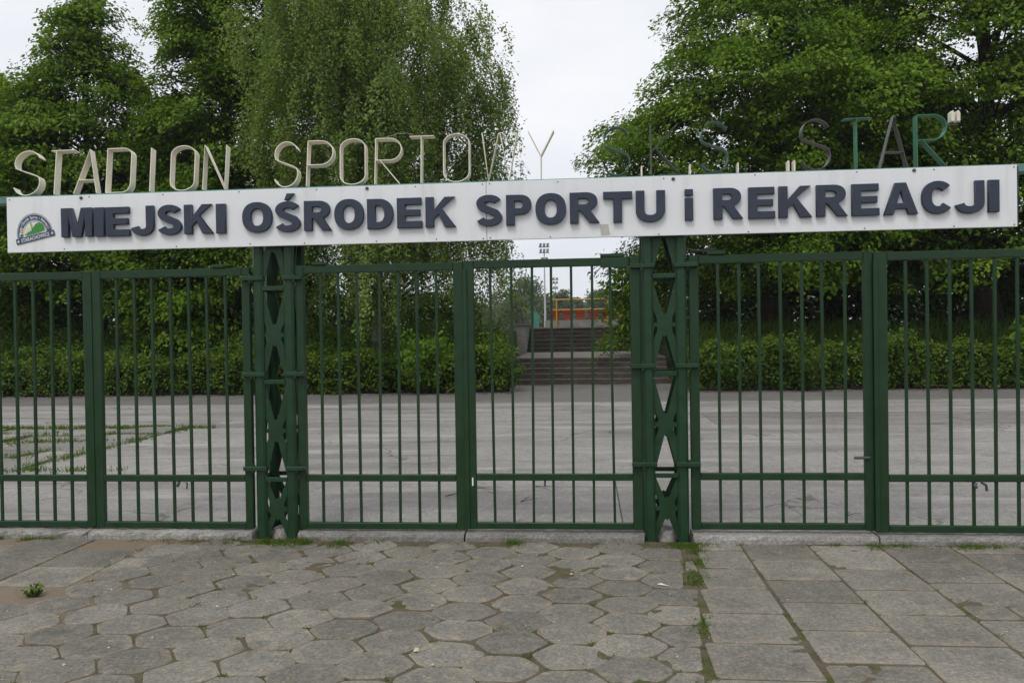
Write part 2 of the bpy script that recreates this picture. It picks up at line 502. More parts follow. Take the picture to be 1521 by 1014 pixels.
rng = random.Random(7)
def bed_z(x, y):
    a = math.sin(x * 3.1 + 1.3) * math.sin(y * 4.3 + x * .7) + .6 * math.sin(x * 7.7 - y * 2.9) * math.sin(y * 9.1 + 2)
    v = Vector((x, y, 0))
    return -.0066 + .0022 * a + .0045 * mnoise.noise(v * 6) + .003 * mnoise.noise(v * 17)
bedmb = MB()
nx, ny = 300, 170
for j in range(ny + 1):
    for i in range(nx + 1):
        bedmb.v.append((-7.5 + 15 * i / nx, -7.3 + 7.25 * j / ny, bed_z(-7.5 + 15 * i / nx, -7.3 + 7.25 * j / ny) + rng.uniform(-.0025, .0025)))
for j in range(ny):
    for i in range(nx):
        a = j * (nx + 1) + i; bedmb.f.append((a, a + 1, a + nx + 2, a + nx + 1))
pavement = struct(bedmb.build('pavement', M['bed'], smooth=True))

joints = []                                    # places where weeds can root
PX, QY = .2935, .302
hexes = []
for v in range(10):
    g = .006
    a, h = 2 * PX / 3 - g, QY / 2 - g * .8
    ol = [(a, 0), (PX / 3 - g * .4, h), (-PX / 3 + g * .4, h), (-a, 0), (-PX / 3 + g * .4, -h), (PX / 3 - g * .4, -h)]
    hexes.append(slab_mesh('hexagonal_slab', ol, rng, corner=.022, jitter=.008))
def put_slab(name, me, x, y, rz=0, dz=None, tilt=.012):
    o = link(name, me, pavement)
    o.location = (x, y, rng.gauss(0, .0018) if dz is None else dz)
    o.rotation_euler = (rng.gauss(0, tilt), rng.gauss(0, tilt), rz)
    return o
for k in range(0, 17):
    for j in range(-5, 8):
        x = .185 - PX * k
        y = -1.455 - QY * j - (QY / 2 if k % 2 else 0)
        if y > -.22 or y < -3.75 or x < (-4.4 if y < -1.62 else -3.12) or x > .53: continue
        if x < -2.75 and y > -.62: continue
        x += rng.gauss(0, .006); y += rng.gauss(0, .006)
        put_slab('hexagonal_slab', rng.choice(hexes), x, y, rng.choice((0, math.pi)) + rng.gauss(0, .03))
        joints += [(x + .2, y, .6), (x - .2, y, .6), (x + .1, y + .151, .3), (x - .1, y - .151, .3)]

def rect_slab(x0, x1, y0, y1, g=.008, name='square_slab', rot=0, corner=.012):
    cx, cy = (x0 + x1) / 2, (y0 + y1) / 2
    w, h = (x1 - x0) / 2 - g, (y1 - y0) / 2 - g
    me = slab_mesh(name, [(-w, -h), (w, -h), (w, h), (-w, h)], rng, corner=corner, jitter=.003)
    put_slab(name, me, cx, cy, rot + rng.gauss(0, .006), tilt=.006)
    joints.append((x0, cy, .4)); joints.append((cx, y0, .25)); joints.append((x0, y0, .6))
# right field of square slabs: columns with their own staggered rows
colx = [.60, 1.06, 1.525, 2.0, 2.47, 2.94, 3.41, 3.88]
start = [-.30, -.105, -.285, -.12, -.33, -.15, -.27]
for c in range(7):
    y = start[c]
    if start[c] < -.2: rect_slab(.75 if c == 0 else colx[c], colx[c + 1], y + .01, -.125, corner=.02)
    sh = .012 * c
    while y > -4.0:
        skew = .045 * (-y) / 2.2 if c == 0 else .02 * (-y) / 2.2
        if c == 3 and -1.45 < y < -1.3:      # one small infill pair of half slabs
            rect_slab(colx[c], colx[c] + .24, y - .22, y); rect_slab(colx[c] + .24, colx[c + 1], y - .22, y); y -= .22; continue
        rect_slab((.78 + .11 * (y - .21)) if c == 0 else colx[c] - skew, colx[c + 1] - skew * .8, y - .425, y); y -= .425
# half hexagons that close the edge towards the squares
for j in range(-4, 6):
    y = -1.605 - QY * j
    if y > -.25 or y < -3.7: continue
    h = QY / 2 - .010
    xo = .4785
    xr = .762 + .11 * y - xo
    if xr > .17:
        me = slab_mesh('half_hexagonal_slab', [(-.188, 0), (-.094, -h), (xr - .10, -h), (xr - .085, h), (-.094, h)], rng, corner=.02, jitter=.008)
        put_slab('half_hexagonal_slab', me, xo, y)
        me = slab_mesh('half_hexagonal_slab', [(-.034, -h * .6), (.03, -h * .7), (.036, h * .8), (-.03, h * .7)], rng, corner=.012, jitter=.008)
        if j % 2: put_slab('half_hexagonal_slab', me, xo + xr - .042, y, tilt=.03)
    else:
        me = slab_mesh('half_hexagonal_slab', [(-.188, 0), (-.094, -h), (max(xr - .02, -.05), -h), (xr, h), (-.094, h)], rng, corner=.02, jitter=.008)
        put_slab('half_hexagonal_slab', me, xo, y)
    joints += [(xo + xr + .01, y, 1), (xo + xr + .01, y - .15, 1)]
# left field of square slabs
lx = [-5.30, -4.78, -4.26, -3.75, -3.235]
for c in range(4):
    y = [-.20, -.31, -.13, -.42][c]
    while y > (-1.05 if c == 3 else -1.0):
        rect_slab(lx[c], lx[c + 1], y - .43, y, g=.010); y -= .43
for (x0, x1, y0, y1) in ((-3.235, -2.8, -.60, -.24), (-3.235, -2.98, -1.02, -.62)):
    rect_slab(x0, x1, y0, y1, g=.012, corner=.03)

# ------------------------------------------------------------------ kerb under the gates
def kerb_piece(x0, x1, seed, rough=.003):
    r = random.Random(seed)
    mb = MB(); n = max(4, int((x1 - x0) / .045))
    prof = [(-.105, -.05), (-.100, .024), (-.088, .044), (-.068, .050), (.05, .052), (.13, .050), (.14, -.05)]
    for i in range(n + 1):
        x = x0 + (x1 - x0) * i / n
        for (y, z) in prof:
            j = rough if z > 0 else 0
            mb.v.append((x + r.uniform(-.004, .004), y + r.gauss(0, j), z + r.gauss(0, j * .45) - (.006 if 0 < i < n and r.random() < .08 else 0)))
    k = len(prof)
    for i in range(n):
        for q in range(k - 1):
            a = i * k + q; mb.f.append((a, a + 1, a + k + 1, a + k))
    mb.f.append(tuple(range(k))); mb.f.append(tuple(range(len(mb.v) - 1, len(mb.v) - k - 1, -1)))
    return struct(mb.build('kerb', M['kerb']))
kerb_piece(-5.4, -3.862, 1, .006)
kerb_piece(-3.85, -2.55, 2, .005)
kerb_piece(-2.19, -.93, 3)
kerb_piece(-.915, .385, 4)
kerb_piece(.74, 2.02, 5)
kerb_piece(2.035, 3.6, 6)

# ------------------------------------------------------------------ yard behind the gates: big cast slabs + a broken corner
mb = MB(); mb.box(-40, 40, .13, 17.98, -.06, -.022)
yard = struct(mb.build('yard', M['earth']))
def yard_slab(x0, x1, y0, y1, mat, g=.010, jit=.0, z=None, name='concrete_slab'):
    mb = MB()
    r = lambda: rng.uniform(-jit, jit)
    cs = [(x0 + g + r(), y0 + g + r()), (x1 - g + r(), y0 + g + r()), (x1 - g + r(), y1 - g + r()), (x0 + g + r(), y1 - g + r())]
    zz = [rng.gauss(0, .003) + (z or 0) for _ in range(4)]
    mb.v = [(x, y, -.05) for x, y in cs] + [(x, y, h - .006) for (x, y), h in zip(cs, zz)] + \
           [(x + (.008 if i in (0, 3) else -.008), y + (.008 if i < 2 else -.008), h) for i, ((x, y), h) in enumerate(zip(cs, zz))]
    mb.f = [(0, 1, 5, 4), (1, 2, 6, 5), (2, 3, 7, 6), (3, 0, 4, 7), (4, 5, 9, 8), (5, 6, 10, 9), (6, 7, 11, 10), (7, 4, 8, 11), (8, 9, 10, 11)]
    return mb.build(name, mat, yard)
weeds = []
# broken patch of small slabs, left
bx0, bx1, by0, by1 = -11.2, -6.75, 2.95, 7.3
ys = [2.95, 3.85, 4.65, 5.55, 6.4, 7.3]
for j in range(5):
    x = bx0
    while x < bx1 - .35:
        w = rng.uniform(.8, 1.5)
        x2 = min(bx1, x + w)
        if bx1 - x2 < .4: x2 = bx1
        yard_slab(x, x2, ys[j], ys[j + 1], M['yard_worn'], g=.045, jit=.10, z=rng.gauss(0, .012))
        k1 = rng.choice((2, 8, 18, 26))
        for q in range(k1): weeds.append((rng.uniform(x, x2), ys[j] + rng.gauss(0, .09)))
        for q in range(rng.choice((0, 3, 9))): weeds.append((x + rng.gauss(0, .07), rng.uniform(ys[j], ys[j + 1])))
        x = x2
for q in range(200): weeds.append((rng.uniform(bx0, bx1 + .5), by1 + .02 + rng.gauss(0, .06)))
for q in range(60): weeds.append((bx1 + rng.gauss(0, .06), rng.uniform(by0, by1)))
for q in range(36): weeds.append((rng.uniform(-7.6, -5.4), 2.93 + rng.gauss(0, .05)))
rows = [.15, 2.93, 7.3, 9.4, 11.9]
for j in range(4):
    y0, y1 = rows[j], rows[j + 1]
    xs = [-39 + 9.5 * k + [0, 4.7, 1.8, 6.9][j] + rng.uniform(-1.5, 1.5) for k in range(9)]
    for a, b in zip(xs[:-1], xs[1:]):
        if j == 1:
            for p, q in ((a, min(b, bx0)), (max(a, bx1), b)):
                if q - p > .3: yard_slab(p, q, y0, y1, M['yard'], g=.004)
            continue
        yard_slab(a, b, y0, y1, M['yard_dark'] if (j == 2 and a > .5) else M['yard'], g=.004)
mb = MB(); mb.box(-39, 39, 11.91, 17.97, -.05, -.004)
mb.build('asphalt_strip', M['apron'], yard)

# ------------------------------------------------------------------ stairs up the bank
stairs = thing('stairs', 'worn dark brick stairs in two flights climbing the bank beyond the centre gate', 'stairs', (0, 0, 0))
def step(y0, y1, z0, z1, name='step'):
    mb = MB(); w = rng.uniform(-.01, .01)
    mb.box(ST_X0, ST_X1, y0, y1, z0, z1 - .018)
    o = mb.build(name, M['brick'], stairs)
    mt = MB(); n = 10
    # uneven worn nosing slab
    for i in range(n + 1):
        x = ST_X0 + (ST_X1 - ST_X0) * i / n
        d = rng.gauss(0, .012); e = rng.gauss(0, .005)
        mt.v += [(x, y0 - .008 + d, z1 - .018), (x, y0 - .008 + d, z1 + e), (x, y1, z1), (x, y1, z1 - .018)]
    for i in range(n):
        a = i * 4
        for q in range(3): mt.f.append((a + q, a + q + 1, a + q + 5, a + q + 4))
    mt.build('tread', M['step_tread'], o)
for i in range(F1_N):
    y0 = F1_Y + i * TREAD
    if i < F1_N - 1: step(y0, y0 + TREAD, -.05, (i + 1) * RISE1)
mb = MB()
mb.v = [(ST_X0, LAND_Y0, -.05), (ST_X1, LAND_Y0, -.05), (ST_X1, F2_Y + .3, -.05), (ST_X0, F2_Y + .3, -.05),
        (ST_X0, LAND_Y0, LAND_Z0), (ST_X1, LAND_Y0, LAND_Z0), (ST_X1, F2_Y + .3, F2_Z), (ST_X0, F2_Y + .3, F2_Z)]
mb.f = [(0, 1, 5, 4), (4, 5, 6, 7), (1, 2, 6, 5), (3, 0, 4, 7), (2, 3, 7, 6)]
o = mb.build('landing', M['tread'], stairs)
mb = MB(); mb.box(ST_X0, ST_X1, LAND_Y0 - .012, LAND_Y0 - .002, -.04, LAND_Z0 - .03); mb.build('riser', M['brick'], o)
for i in range(F2_N):
    y0 = F2_Y + i * TREAD
    step(y0, y0 + (TREAD if i < F2_N - 1 else 1.6), .3, F2_Z + (i + 1) * RISE2)
mb = MB(); mb.box(ST_X0 - .1, ST_X1 + .1, TOP_Y - .03, TOP_Y + .25, TOP_Z + .002, TOP_Z + .05)
mb.build('coping', M['kerb'], stairs)
for sx, xa in ((-1, ST_X0), (1, ST_X1)):
    mb = MB()
    x0, x1 = (xa - .42, xa - .003) if sx < 0 else (xa + .003, xa + .42)
    poly = [(F2_Y - .55, -.05), (TOP_Y + .9, -.05), (TOP_Y + .9, TOP_Z + .10), (F2_Y - .55, TOP_Z + .10)]
    n = len(poly)
    mb.add([(x0, y, z) for y, z in poly] + [(x1, y, z) for y, z in poly],
           [tuple(range(n)), tuple(range(2 * n - 1, n - 1, -1))] + [(i, (i + 1) % n, (i + 1) % n + n, i + n) for i in range(n)])
    w = mb.build('cheek_wall', M['cheek'], stairs)
    mc = MB(); mc.box(x0 - .04, x1 + .04, F2_Y - .6, TOP_Y + .9, TOP_Z + .102, TOP_Z + .16, .012)
    mc.build('wall_cap', M['kerb'], w)

# ------------------------------------------------------------------ lattice posts
def build_post(cx, dz, label):
    t = thing('lattice_post', label, 'post', (cx, 0, 0))
    w, yf, yb = .0775, -.05, .25
    zt = 2.588
    for sx in (-1, 1):
        for (y0, y1) in ((yf, yf + .055), (yb - .055, yb)):
            mb = MB()
            xa = sx * .158
            x0, x1 = (xa, xa + w) if sx < 0 else (xa - w, xa)
            mb.box(x0, x1, y0, y1, -.03, zt, .016)
            mb.build('upright', M['green_post'], t)
    cents = [2.25 + dz, 1.537 + dz, .81 + dz, .212 + dz * .6]
    halves = [.335, .33, .345, .235]
    def plate_poly(h, r):
        q = [(0, .088), (.013, .074), (.079, h - .012), (.100, h), (.100, .150), (.054, .046), (.054, .017), (.100, .014)]
        j = lambda p: (p[0] + r.uniform(-.003, .003), p[1] + r.uniform(-.004, .004))
        q = [q[0]] + [j(p) for p in q[1:]]
        right_top = q
        right_bot = [(x, -z) for x, z in reversed(q)]
        right = right_top + right_bot
        left = [(-x, z) for x, z in reversed(right)][1:-1]
        return right + left
    r = random.Random(int(cx * 100))
    for (ya, yb_) in ((yf + .024, yf + .034), (yb - .034, yb - .024)):
        for c, h in zip(cents, halves):
            mb = MB()
            mb.prism([(x, z + c) for x, z in plate_poly(h, r)], ya, yb_)
            mb.build('lattice_plate', M['green_post'], t)
    for sx in (-1, 1):
        zs = [2.588, 1.891 + dz, 1.183 + dz, .442 + dz, -.02]
        for k_ in range(4):
            mb = MB(); x = sx * .135
            ya_, yb2 = (yf + .05, yb - .05) if k_ % 2 else (yb - .05, yf + .05)
            mb.tube([(x, ya_, zs[k_] - .02), (x, yb2, zs[k_ + 1] + .02)], .014, 4)
            mb.build('brace', M['green_post'], t)
    for z in (1.891 + dz, 1.183 + dz, .442 + dz):
        for (ya, yb_) in ((yf + .003, yf + .012), (yb - .012, yb - .003)):
            mb = MB(); mb.box(-.085, .085, ya, yb_, z - .017, z + .017, .003)
            mb.build('batten', M['green_post'], t)
        for sx in (-1, 1):
            mb = MB(); x = sx * .14; mb.box(x - .004, x + .004, yf + .05, yb - .05, z - .017, z + .017)
            mb.build('batten', M['green_post'], t)
    mb = MB()
    r2 = random.Random(3)
    n = 14
    for k in range(n):
        a = 2 * math.pi * k / n
        mb.v.append((.085 * math.cos(a), .1 + .12 * math.sin(a), -.02))
    for k in range(n):
        a = 2 * math.pi * k / n
        mb.v.append((.07 * math.cos(a) + r2.gauss(0, .006), .1 + .10 * math.sin(a), .055 + r2.gauss(0, .01)))
    mb.v.append((0, .1, .075))
    for k in range(n):
        mb.f += [(k, (k + 1) % n, n + (k + 1) % n, n + k), (n + k, n + (k + 1) % n, 2 * n)]
    mb.build('concrete_footing', M['kerb'], t)
    return t
build_post(-2.37, 0, 'green steel lattice post under the sign word starting with O, between left and centre gates')
build_post(.558, .033, 'green steel lattice post under the lone small letter i, right of the centre gate')

# ------------------------------------------------------------------ gate leaves
def gate_leaf(label, x0, x1, bars, side, dz=0.0, stile=(.075, .075), y=0.0, hinge_x=None, hinge_dz=0, extra=None):
    """x0..x1 outer edges; bars list; side: where the hinges are"""
    cx = (x0 + x1) / 2
    t = thing('gate_leaf', label, 'gate', (cx, y, 0), 'green barred gate leaves')
    a, b = x0 - cx, x1 - cx
    zb, zt, zm0, zm1 = .060 + dz, 2.055 + dz, .420 + dz, .470 + dz
    for (p, q) in ((a, a + stile[0]), (b - stile[1], b)):
        mb = MB(); mb.box(p, q, -.022, .022, zb, zt, .004); mb.build('stile', M['green'], t)
    i0, i1 = a + stile[0] + .001, b - stile[1] - .001
    for nm, z0, z1 in (('top_rail', zt - .060, zt - .001), ('mid_rail', zm0, zm1), ('bottom_rail', zb + .001, zb + .048)):
        mb = MB(); mb.box(i0, i1, -.020, .020, z0, z1, .004); mb.build(nm, M['green'], t)
    for x in bars:
        mb = MB(); r = rng.gauss(0, .006)
        hw = .0095
        mb.add([(x - cx - hw + dx + (r if zz > 1 else 0), yy, zz) for zz in (zb + .04, zt - .055) for dx, yy in ((0, -.009), (2 * hw, -.009), (2 * hw, .009), (0, .009))],
               [(0, 1, 5, 4), (1, 2, 6, 5), (2, 3, 7, 6), (3, 0, 4, 7), (4, 5, 6, 7), (0, 3, 2, 1)])
        mb.build('bar', M['green'], t)
    if hinge_x:
        for z in (1.968, 1.24, .526):
            z += hinge_dz
            mb = MB(); mb.box(hinge_x[0] - cx, hinge_x[1] - cx, -.066 - y, -.024, z - .016, z + .016, .004)
            mb.tube([(hinge_x[2] - cx, -.045, z - .03), (hinge_x[2] - cx, -.045, z + .03)], .016, 8)
            mb.build('hinge', M['green_post'], t)
    return t
B = lambda x0, n, d: [x0 + i * d for i in range(n)]
g1 = gate_leaf('leftmost green gate leaf, cut by the photo edge, before broken weedy yard slabs', -5.13, -3.838, B(-4.92, 7, .147), -1, stile=(.07, .07), y=.004)
g2 = gate_leaf('green gate leaf under the word MIEJSKI, hinged to the left lattice post', -3.832, -2.562, [-3.645, -3.495, -3.347, -3.2, -3.054, -2.91, -2.764], 1,
               stile=(.07, .062), hinge_x=(-2.62, -2.44, -2.547))
g3 = gate_leaf('green gate leaf right of the left lattice post, before the bright green bush', -2.2, -.918, [-2.018, -1.873, -1.725, -1.572, -1.424, -1.275, -1.125], -1,
               stile=(.058, .075), dz=.004, hinge_x=(-2.29, -2.14, -2.207))
g4 = gate_leaf('green gate leaf in front of the brick stairs and red seats', -.914, .384, [-.705, -.562, -.416, -.268, -.12, .029, .181], 1,
               stile=(.075, .07), dz=.012, y=-.004, hinge_x=(.31, .49, .398), hinge_dz=.03)
g5 = gate_leaf('green gate leaf right of the right lattice post, with a black bolt at its edge', .738, 2.026, [.948, 1.093, 1.241, 1.39, 1.54, 1.69, 1.833], -1,
               stile=(.068, .062), dz=.014, y=.012, hinge_x=(.63, .80, .727), hinge_dz=.03)
g6 = gate_leaf('rightmost green gate leaf, cut by the photo edge, under the sign end with letters CJI', 2.03, 3.36, B(2.25, 7, .151), 1, stile=(.09, .07), dz=.006, y=-.006)
# latch plates, stop bars, the drop bolt and loose hooks
def extra(parent, name, mat, fn):
    mb = MB(); fn(mb); o = mb.build(name, mat, parent)
    o.matrix_parent_inverse = Matrix.Translation(-parent.location)
    return o
extra(g2, 'stop_plate', M['green_post'], lambda m: m.box(-2.855, -2.755, -.03, .03, 2.0565, 2.082, .004))
extra(g3, 'stop_plate', M['green_post'], lambda m: m.box(-2.07, -1.965, -.03, .03, 2.0605, 2.085, .004))
extra(g4, 'stop_plate', M['green_post'], lambda m: m.box(.10, .27, -.035, .03, 2.0685, 2.094, .004))
extra(g4, 'stop_bar', M['green_post'], lambda m: m.box(.10, .30, -.036, -.0255, 1.992, 2.066, .003))
extra(g5, 'stop_plate', M['green_post'], lambda m: m.box(.88, 1.0, -.02, .045, 2.0705, 2.10, .004))
extra(g5, 'bolt', M['bolt'], lambda m: m.tube([(1.885, -.02, .598), (1.99, -.02, .598)], .011, 8))
extra(g5, 'brace_rod', M['bare'], lambda m: m.tube([(.73, .02, 2.118), (.80, .02, 2.105), (.94, .02, 2.112)], .007, 6))
extra(g4, 'latch_tab', M['white'], lambda m: m.box(-.872, -.862, -.031, -.0262, .395, .455))
extra(g4, 'drop_hook', M['bolt'], lambda m: m.tube([(-.33, .0, .43), (-.332, -.005, .395), (-.327, -.01, .385)], .008, 6))
extra(g2, 'drop_hook', M['bolt'], lambda m: (m.tube([(-3.16, .0, .425), (-3.158, -.02, .40), (-3.168, -.02, .385)], .013, 6), m.tube([(-3.105, -.02, .42), (-3.085, -.022, .41), (-3.09, -.022, .365)], .006, 6)))
extra(g6, 'drop_hook', M['bolt'], lambda m: (m.tube([(2.705, -.024, .42), (2.70, -.03, .40), (2.71, -.03, .385)], .014, 6), m.tube([(2.745, -.024, .425), (2.775, -.03, .405), (2.78, -.03, .365)], .009, 6)))
for gx, g, yy in ((-3.845, g1, .004), (-.905, g4, -.004), (2.04, g6, -.006)):
    extra(g, 'cover_strip', M['green'], lambda m: m.box(gx - .018, gx + .016, -.034 + yy, -.0235 + yy, .075, 2.0, .003))

# ------------------------------------------------------------------ beam with the standing strip letters
beam = thing('letter_beam', 'green steel beam carrying a row of tall metal strip letters above the white sign', 'beam', (0, 0, 2.59))
mb = MB(); mb.box(-5.3, 3.6, -.058, .05, .0, .056, .004)
mb.build('rail', M['teal'], beam)
mb = MB(); mb.box(-5.3, 3.6, -.03, .03, .0565, .060)
mb.build('rail_plate', M['teal'], beam)

def ribbon(mb, pts, closed=False, th=.006, y0=-.035, y1=.035):
    """a flat metal strip bent along pts (XZ), depth y0..y1"""
    P_ = [Vector(p) for p in pts]
    n = len(P_)
    L_, R_ = [], []
    for i in range(n):
        a = P_[i - 1] if (i > 0 or closed) else None
        b = P_[(i + 1) % n] if (i < n - 1 or closed) else None
        d1 = (P_[i] - a).normalized() if a is not None else None
        d2 = (b - P_[i]).normalized() if b is not None else None
        if d1 is None: d1 = d2
        if d2 is None: d2 = d1
        n1 = Vector((-d1.y, d1.x)); n2 = Vector((-d2.y, d2.x))
        m = (n1 + n2)
        m = m / max(.35, m.dot(n1)) if m.length > 1e-6 else n1
        L_.append(P_[i] + m * th / 2); R_.append(P_[i] - m * th / 2)
    vs = []
    for l, r in zip(L_, R_):
        vs += [(l.x, y0, l.y), (r.x, y0, r.y), (r.x, y1, r.y), (l.x, y1, l.y)]
    fs = []
    m = n if closed else n - 1
    for i in range(m):
        a = i * 4; b = ((i + 1) % n) * 4
        for q in range(4):
            fs.append((a + q, a + (q + 1) % 4, b + (q + 1) % 4, b + q))
    if not closed: fs += [(0, 1, 2, 3), (n * 4 - 1, n * 4 - 2, n * 4 - 3, n * 4 - 4)]
    mb.add(vs, fs)

def arc(cx, cz, rx, rz, a0, a1, n=10):
    return [(cx + rx * math.cos(rad(a0 + (a1 - a0) * i / n)), cz + rz * math.sin(rad(a0 + (a1 - a0) * i / n))) for i in range(n + 1)]
def s_path(w, h):
    r = w / 2
    top = arc(r, h - h * .27, r * .97, h * .27, 22, 205, 14)
    bot = arc(r, h * .275, r, h * .275, 28, -160, 16)
    return top + [(w * .22, h * .575), (w * .5, h * .515), (w * .78, h * .455)] + bot
def o_path(w, h, k=.42):
    rx, rz = w * .5, h * .19
    return arc(w / 2, h - rz, rx, rz, 0, 180, 9) + arc(w / 2, rz, rx, rz, 180, 360, 9)
def d_path(w, h):
    c = w * .33
    return [(0, 0), (0, h), (w - c, h)] + arc(w - c, h - .06, c, .06, 80, 10, 4) + [(w, .10)] + arc(w - c, .075, c, .075, -10, -80, 4) + [(w - c, 0), (0, 0)]
def p_bowl(w, h, z):
    c = min(w * .5, (h - z) / 2)
    return [(0, h), (w - c, h)] + arc(w - c, (h + z) / 2, c, (h - z) / 2, 80, -80, 8) + [(w - c, z), (0, z)]

def strip_letter(ch, x0, x1, h, mat, label, lean=.13, z0=2.651, th=.006, stem=None, wpts=None):
    w = x1 - x0
    mb = MB()
    if ch == 'S': ribbon(mb, s_path(w, h), th=th)
    elif ch == 'O': ribbon(mb, o_path(w, h), closed=True, th=th)
    elif ch == 'T':
        ribbon(mb, [(0, h), (w, h)], th=th); ribbon(mb, [(stem, 0), (stem, h - th / 2)], th=th)
    elif ch == 'A':
        ax = stem if stem else w * .55
        ribbon(mb, [(0, 0), (ax, h), (w, 0)], th=th)
        f = .31; ribbon(mb, [(ax * f + th * .4, h * f), (w - (w - ax) * f - th * .4, h * f)], th=th)
    elif ch == 'D': ribbon(mb, d_path(w, h), th=th)
    elif ch == 'I': ribbon(mb, [(0, 0), (0, h)], th=th)
    elif ch == 'N': ribbon(mb, [(0, 0), (0, h), (w - .003, 0.004), (w, h)], th=th)
    elif ch == 'P':
        ribbon(mb, [(0, 0), (0, h - th / 2)], th=th); ribbon(mb, p_bowl(w, h, h * .47), th=th)
    elif ch == 'R':
        ribbon(mb, [(0, 0), (0, h - th / 2)], th=th); ribbon(mb, p_bowl(w, h, h * .52), th=th)
        ribbon(mb, [(w * .2, h * .52 - th / 2), (w * .96, 0)], th=th)
    elif ch == 'W': ribbon(mb, wpts, th=th)
    elif ch == 'Y':
        ribbon(mb, [(0, h), (w / 2, h * .49), (w, h)], th=th); ribbon(mb, [(w / 2, 0), (w / 2, h * .49 - .004)], th=th)
    elif ch == 'K':
        ribbon(mb, [(0, 0), (.0, h)], th=th); ribbon(mb, [(.004, h * .47), (w * .93, h)], th=th); ribbon(mb, [(w * .13, h * .55), (w, 0)], th=th)
    o = mb.build('letter', mat, beam, smooth=False)
    o.location = (x0, 0, z0 - 2.59)
    o.rotation_euler = (-lean, rng.gauss(0, .008), rng.gauss(0, .02))
    o['label'] = label
    return o
c = M['cream']
SL = strip_letter
SL('S', -4.457, -4.237, .357, c, 'cream strip letter S of STADION')
SL('T', -4.156, -3.962, .352, c, 'cream strip letter T of STADION', stem=.042)
SL('A', -3.955, -3.772, .353, c, 'cream strip letter A of STADION', stem=.112)
SL('D', -3.692, -3.495, .352, c, 'cream strip letter D of STADION')
SL('I', -3.337, -3.337, .348, c, 'cream strip letter I of STADION')
SL('O', -3.175, -2.985, .354, c, 'cream strip letter O of STADION')
SL('N', -2.914, -2.741, .352, c, 'cream strip letter N of STADION')
SL('S', -2.352, -2.165, .352, c, 'cream strip letter S of SPORTOWY')
SL('P', -2.098, -1.900, .353, c, 'cream strip letter P of SPORTOWY')
SL('O', -1.835, -1.642, .355, c, 'cream strip letter O after P in SPORTOWY')
SL('R', -1.572, -1.376, .353, c, 'cream strip letter R of SPORTOWY')
SL('T', -1.309, -1.124, .352, c, 'cream strip letter T of SPORTOWY', lean=.05, stem=.090)
SL('O', -1.049, -.856, .360, c, 'cream strip letter O after T in SPORTOWY', lean=.05)
SL('W', -.758, -.499, .355, c, 'cream strip letter W of SPORTOWY', lean=.03, wpts=[(0, .358), (.041, .0), (.122, .345), (.135, .345), (.198, 0), (.259, .352)])
SL('Y', -.419, -.232, .357, c, 'cream strip letter Y of SPORTOWY', lean=.03)
SL('S', .139, .324, .352, M['dk_green'], 'dark green strip letter S before the letter K', lean=0, z0=2.662)
SL('K', .479, .687, .372, M['bare'], 'bare dark steel strip letter K', lean=0)
SL('S', .833, 1.025, .360, M['dk_green'], 'dark green strip letter S after the letter K', lean=0, z0=2.664)
SL('S', 1.541, 1.741, .360, M['bare'], 'bare steel strip letter S of STAR', lean=0, z0=2.656)
SL('T', 1.839, 2.023, .358, M['md_green'], 'green strip letter T of STAR', lean=0, stem=.083)
SL('A', 2.084, 2.268, .366, M['bare'], 'bare steel strip letter A of STAR', lean=0, stem=.086)
SL('R', 2.333, 2.535, .364, M['md_green'], 'green strip letter R of STAR', lean=0)
def strip_mark(name, x, z, h, w, label, sl=.01):
    mb = MB()
    mb.prism([(0, 0), (w, 0), (w, h - sl), (w * .5, h), (0, h - sl * .6)], -.03, .03)
    o = mb.build(name, M['cream'], beam); o.location = (x, 0, z - 2.59); o['label'] = label
for x, l in ((.403, 'cream full stop after the first S'), (.750, 'cream full stop after K'), (1.09, 'cream full stop after the second S')):
    strip_mark('full_stop', x, 2.651, .078, .010, l)
for x in (1.443, 1.484): strip_mark('quote_mark', x, 2.651, .080, .012, 'cream low opening quote stroke before STAR')
for x in (2.566, 2.604): strip_mark('quote_mark', x, 2.966, .075, .022, 'cream high closing quote stroke after STAR', .018)
mb = MB(); mb.box(2.53, 2.62, -.002, .002, .352, .362); mb.build('quote_bracket', M['bare'], beam)
for x in (.22, .60, .93, 1.64): # weld feet
    mb = MB(); mb.box(x - .07, x + .07, -.034, .03, .0605, .068, .002); mb.build('weld_foot', M['bare'], beam)

mb = MB(); mb.tube([(-1.49, .02, .425), (-1.43, .01, .434), (-1.40, .0, .446), (-1.375, .0, .440), (-1.33, 0, .444), (-1.28, .01, .434)], .0015, 4)
mb.build('loose_wire', M['paper'], beam)

# ------------------------------------------------------------------ the white sign board
sign = thing('sign_board', 'long white sign board with raised navy letters MIEJSKI OŚRODEK SPORTU i REKREACJI', 'sign', (0, 0, 2.2))
Z0, Z1, YF, YB = 2.2065, 2.633, -.090, -.066
for xa, xb, dz in ((-4.466, -.7265, -.001), (-.7235, 2.971, .001)):
    mb = MB(); mb.box(xa, xb, YF, YB, Z0 + dz - 2.2, Z1 + dz - 2.2, .002); mb.build('panel', M['white'], sign)
mb = MB(); mb.box(-4.45, 2.992, YB + .0005, -.0585, .02, .425); mb.build('backing_frame', M['frame'], sign)

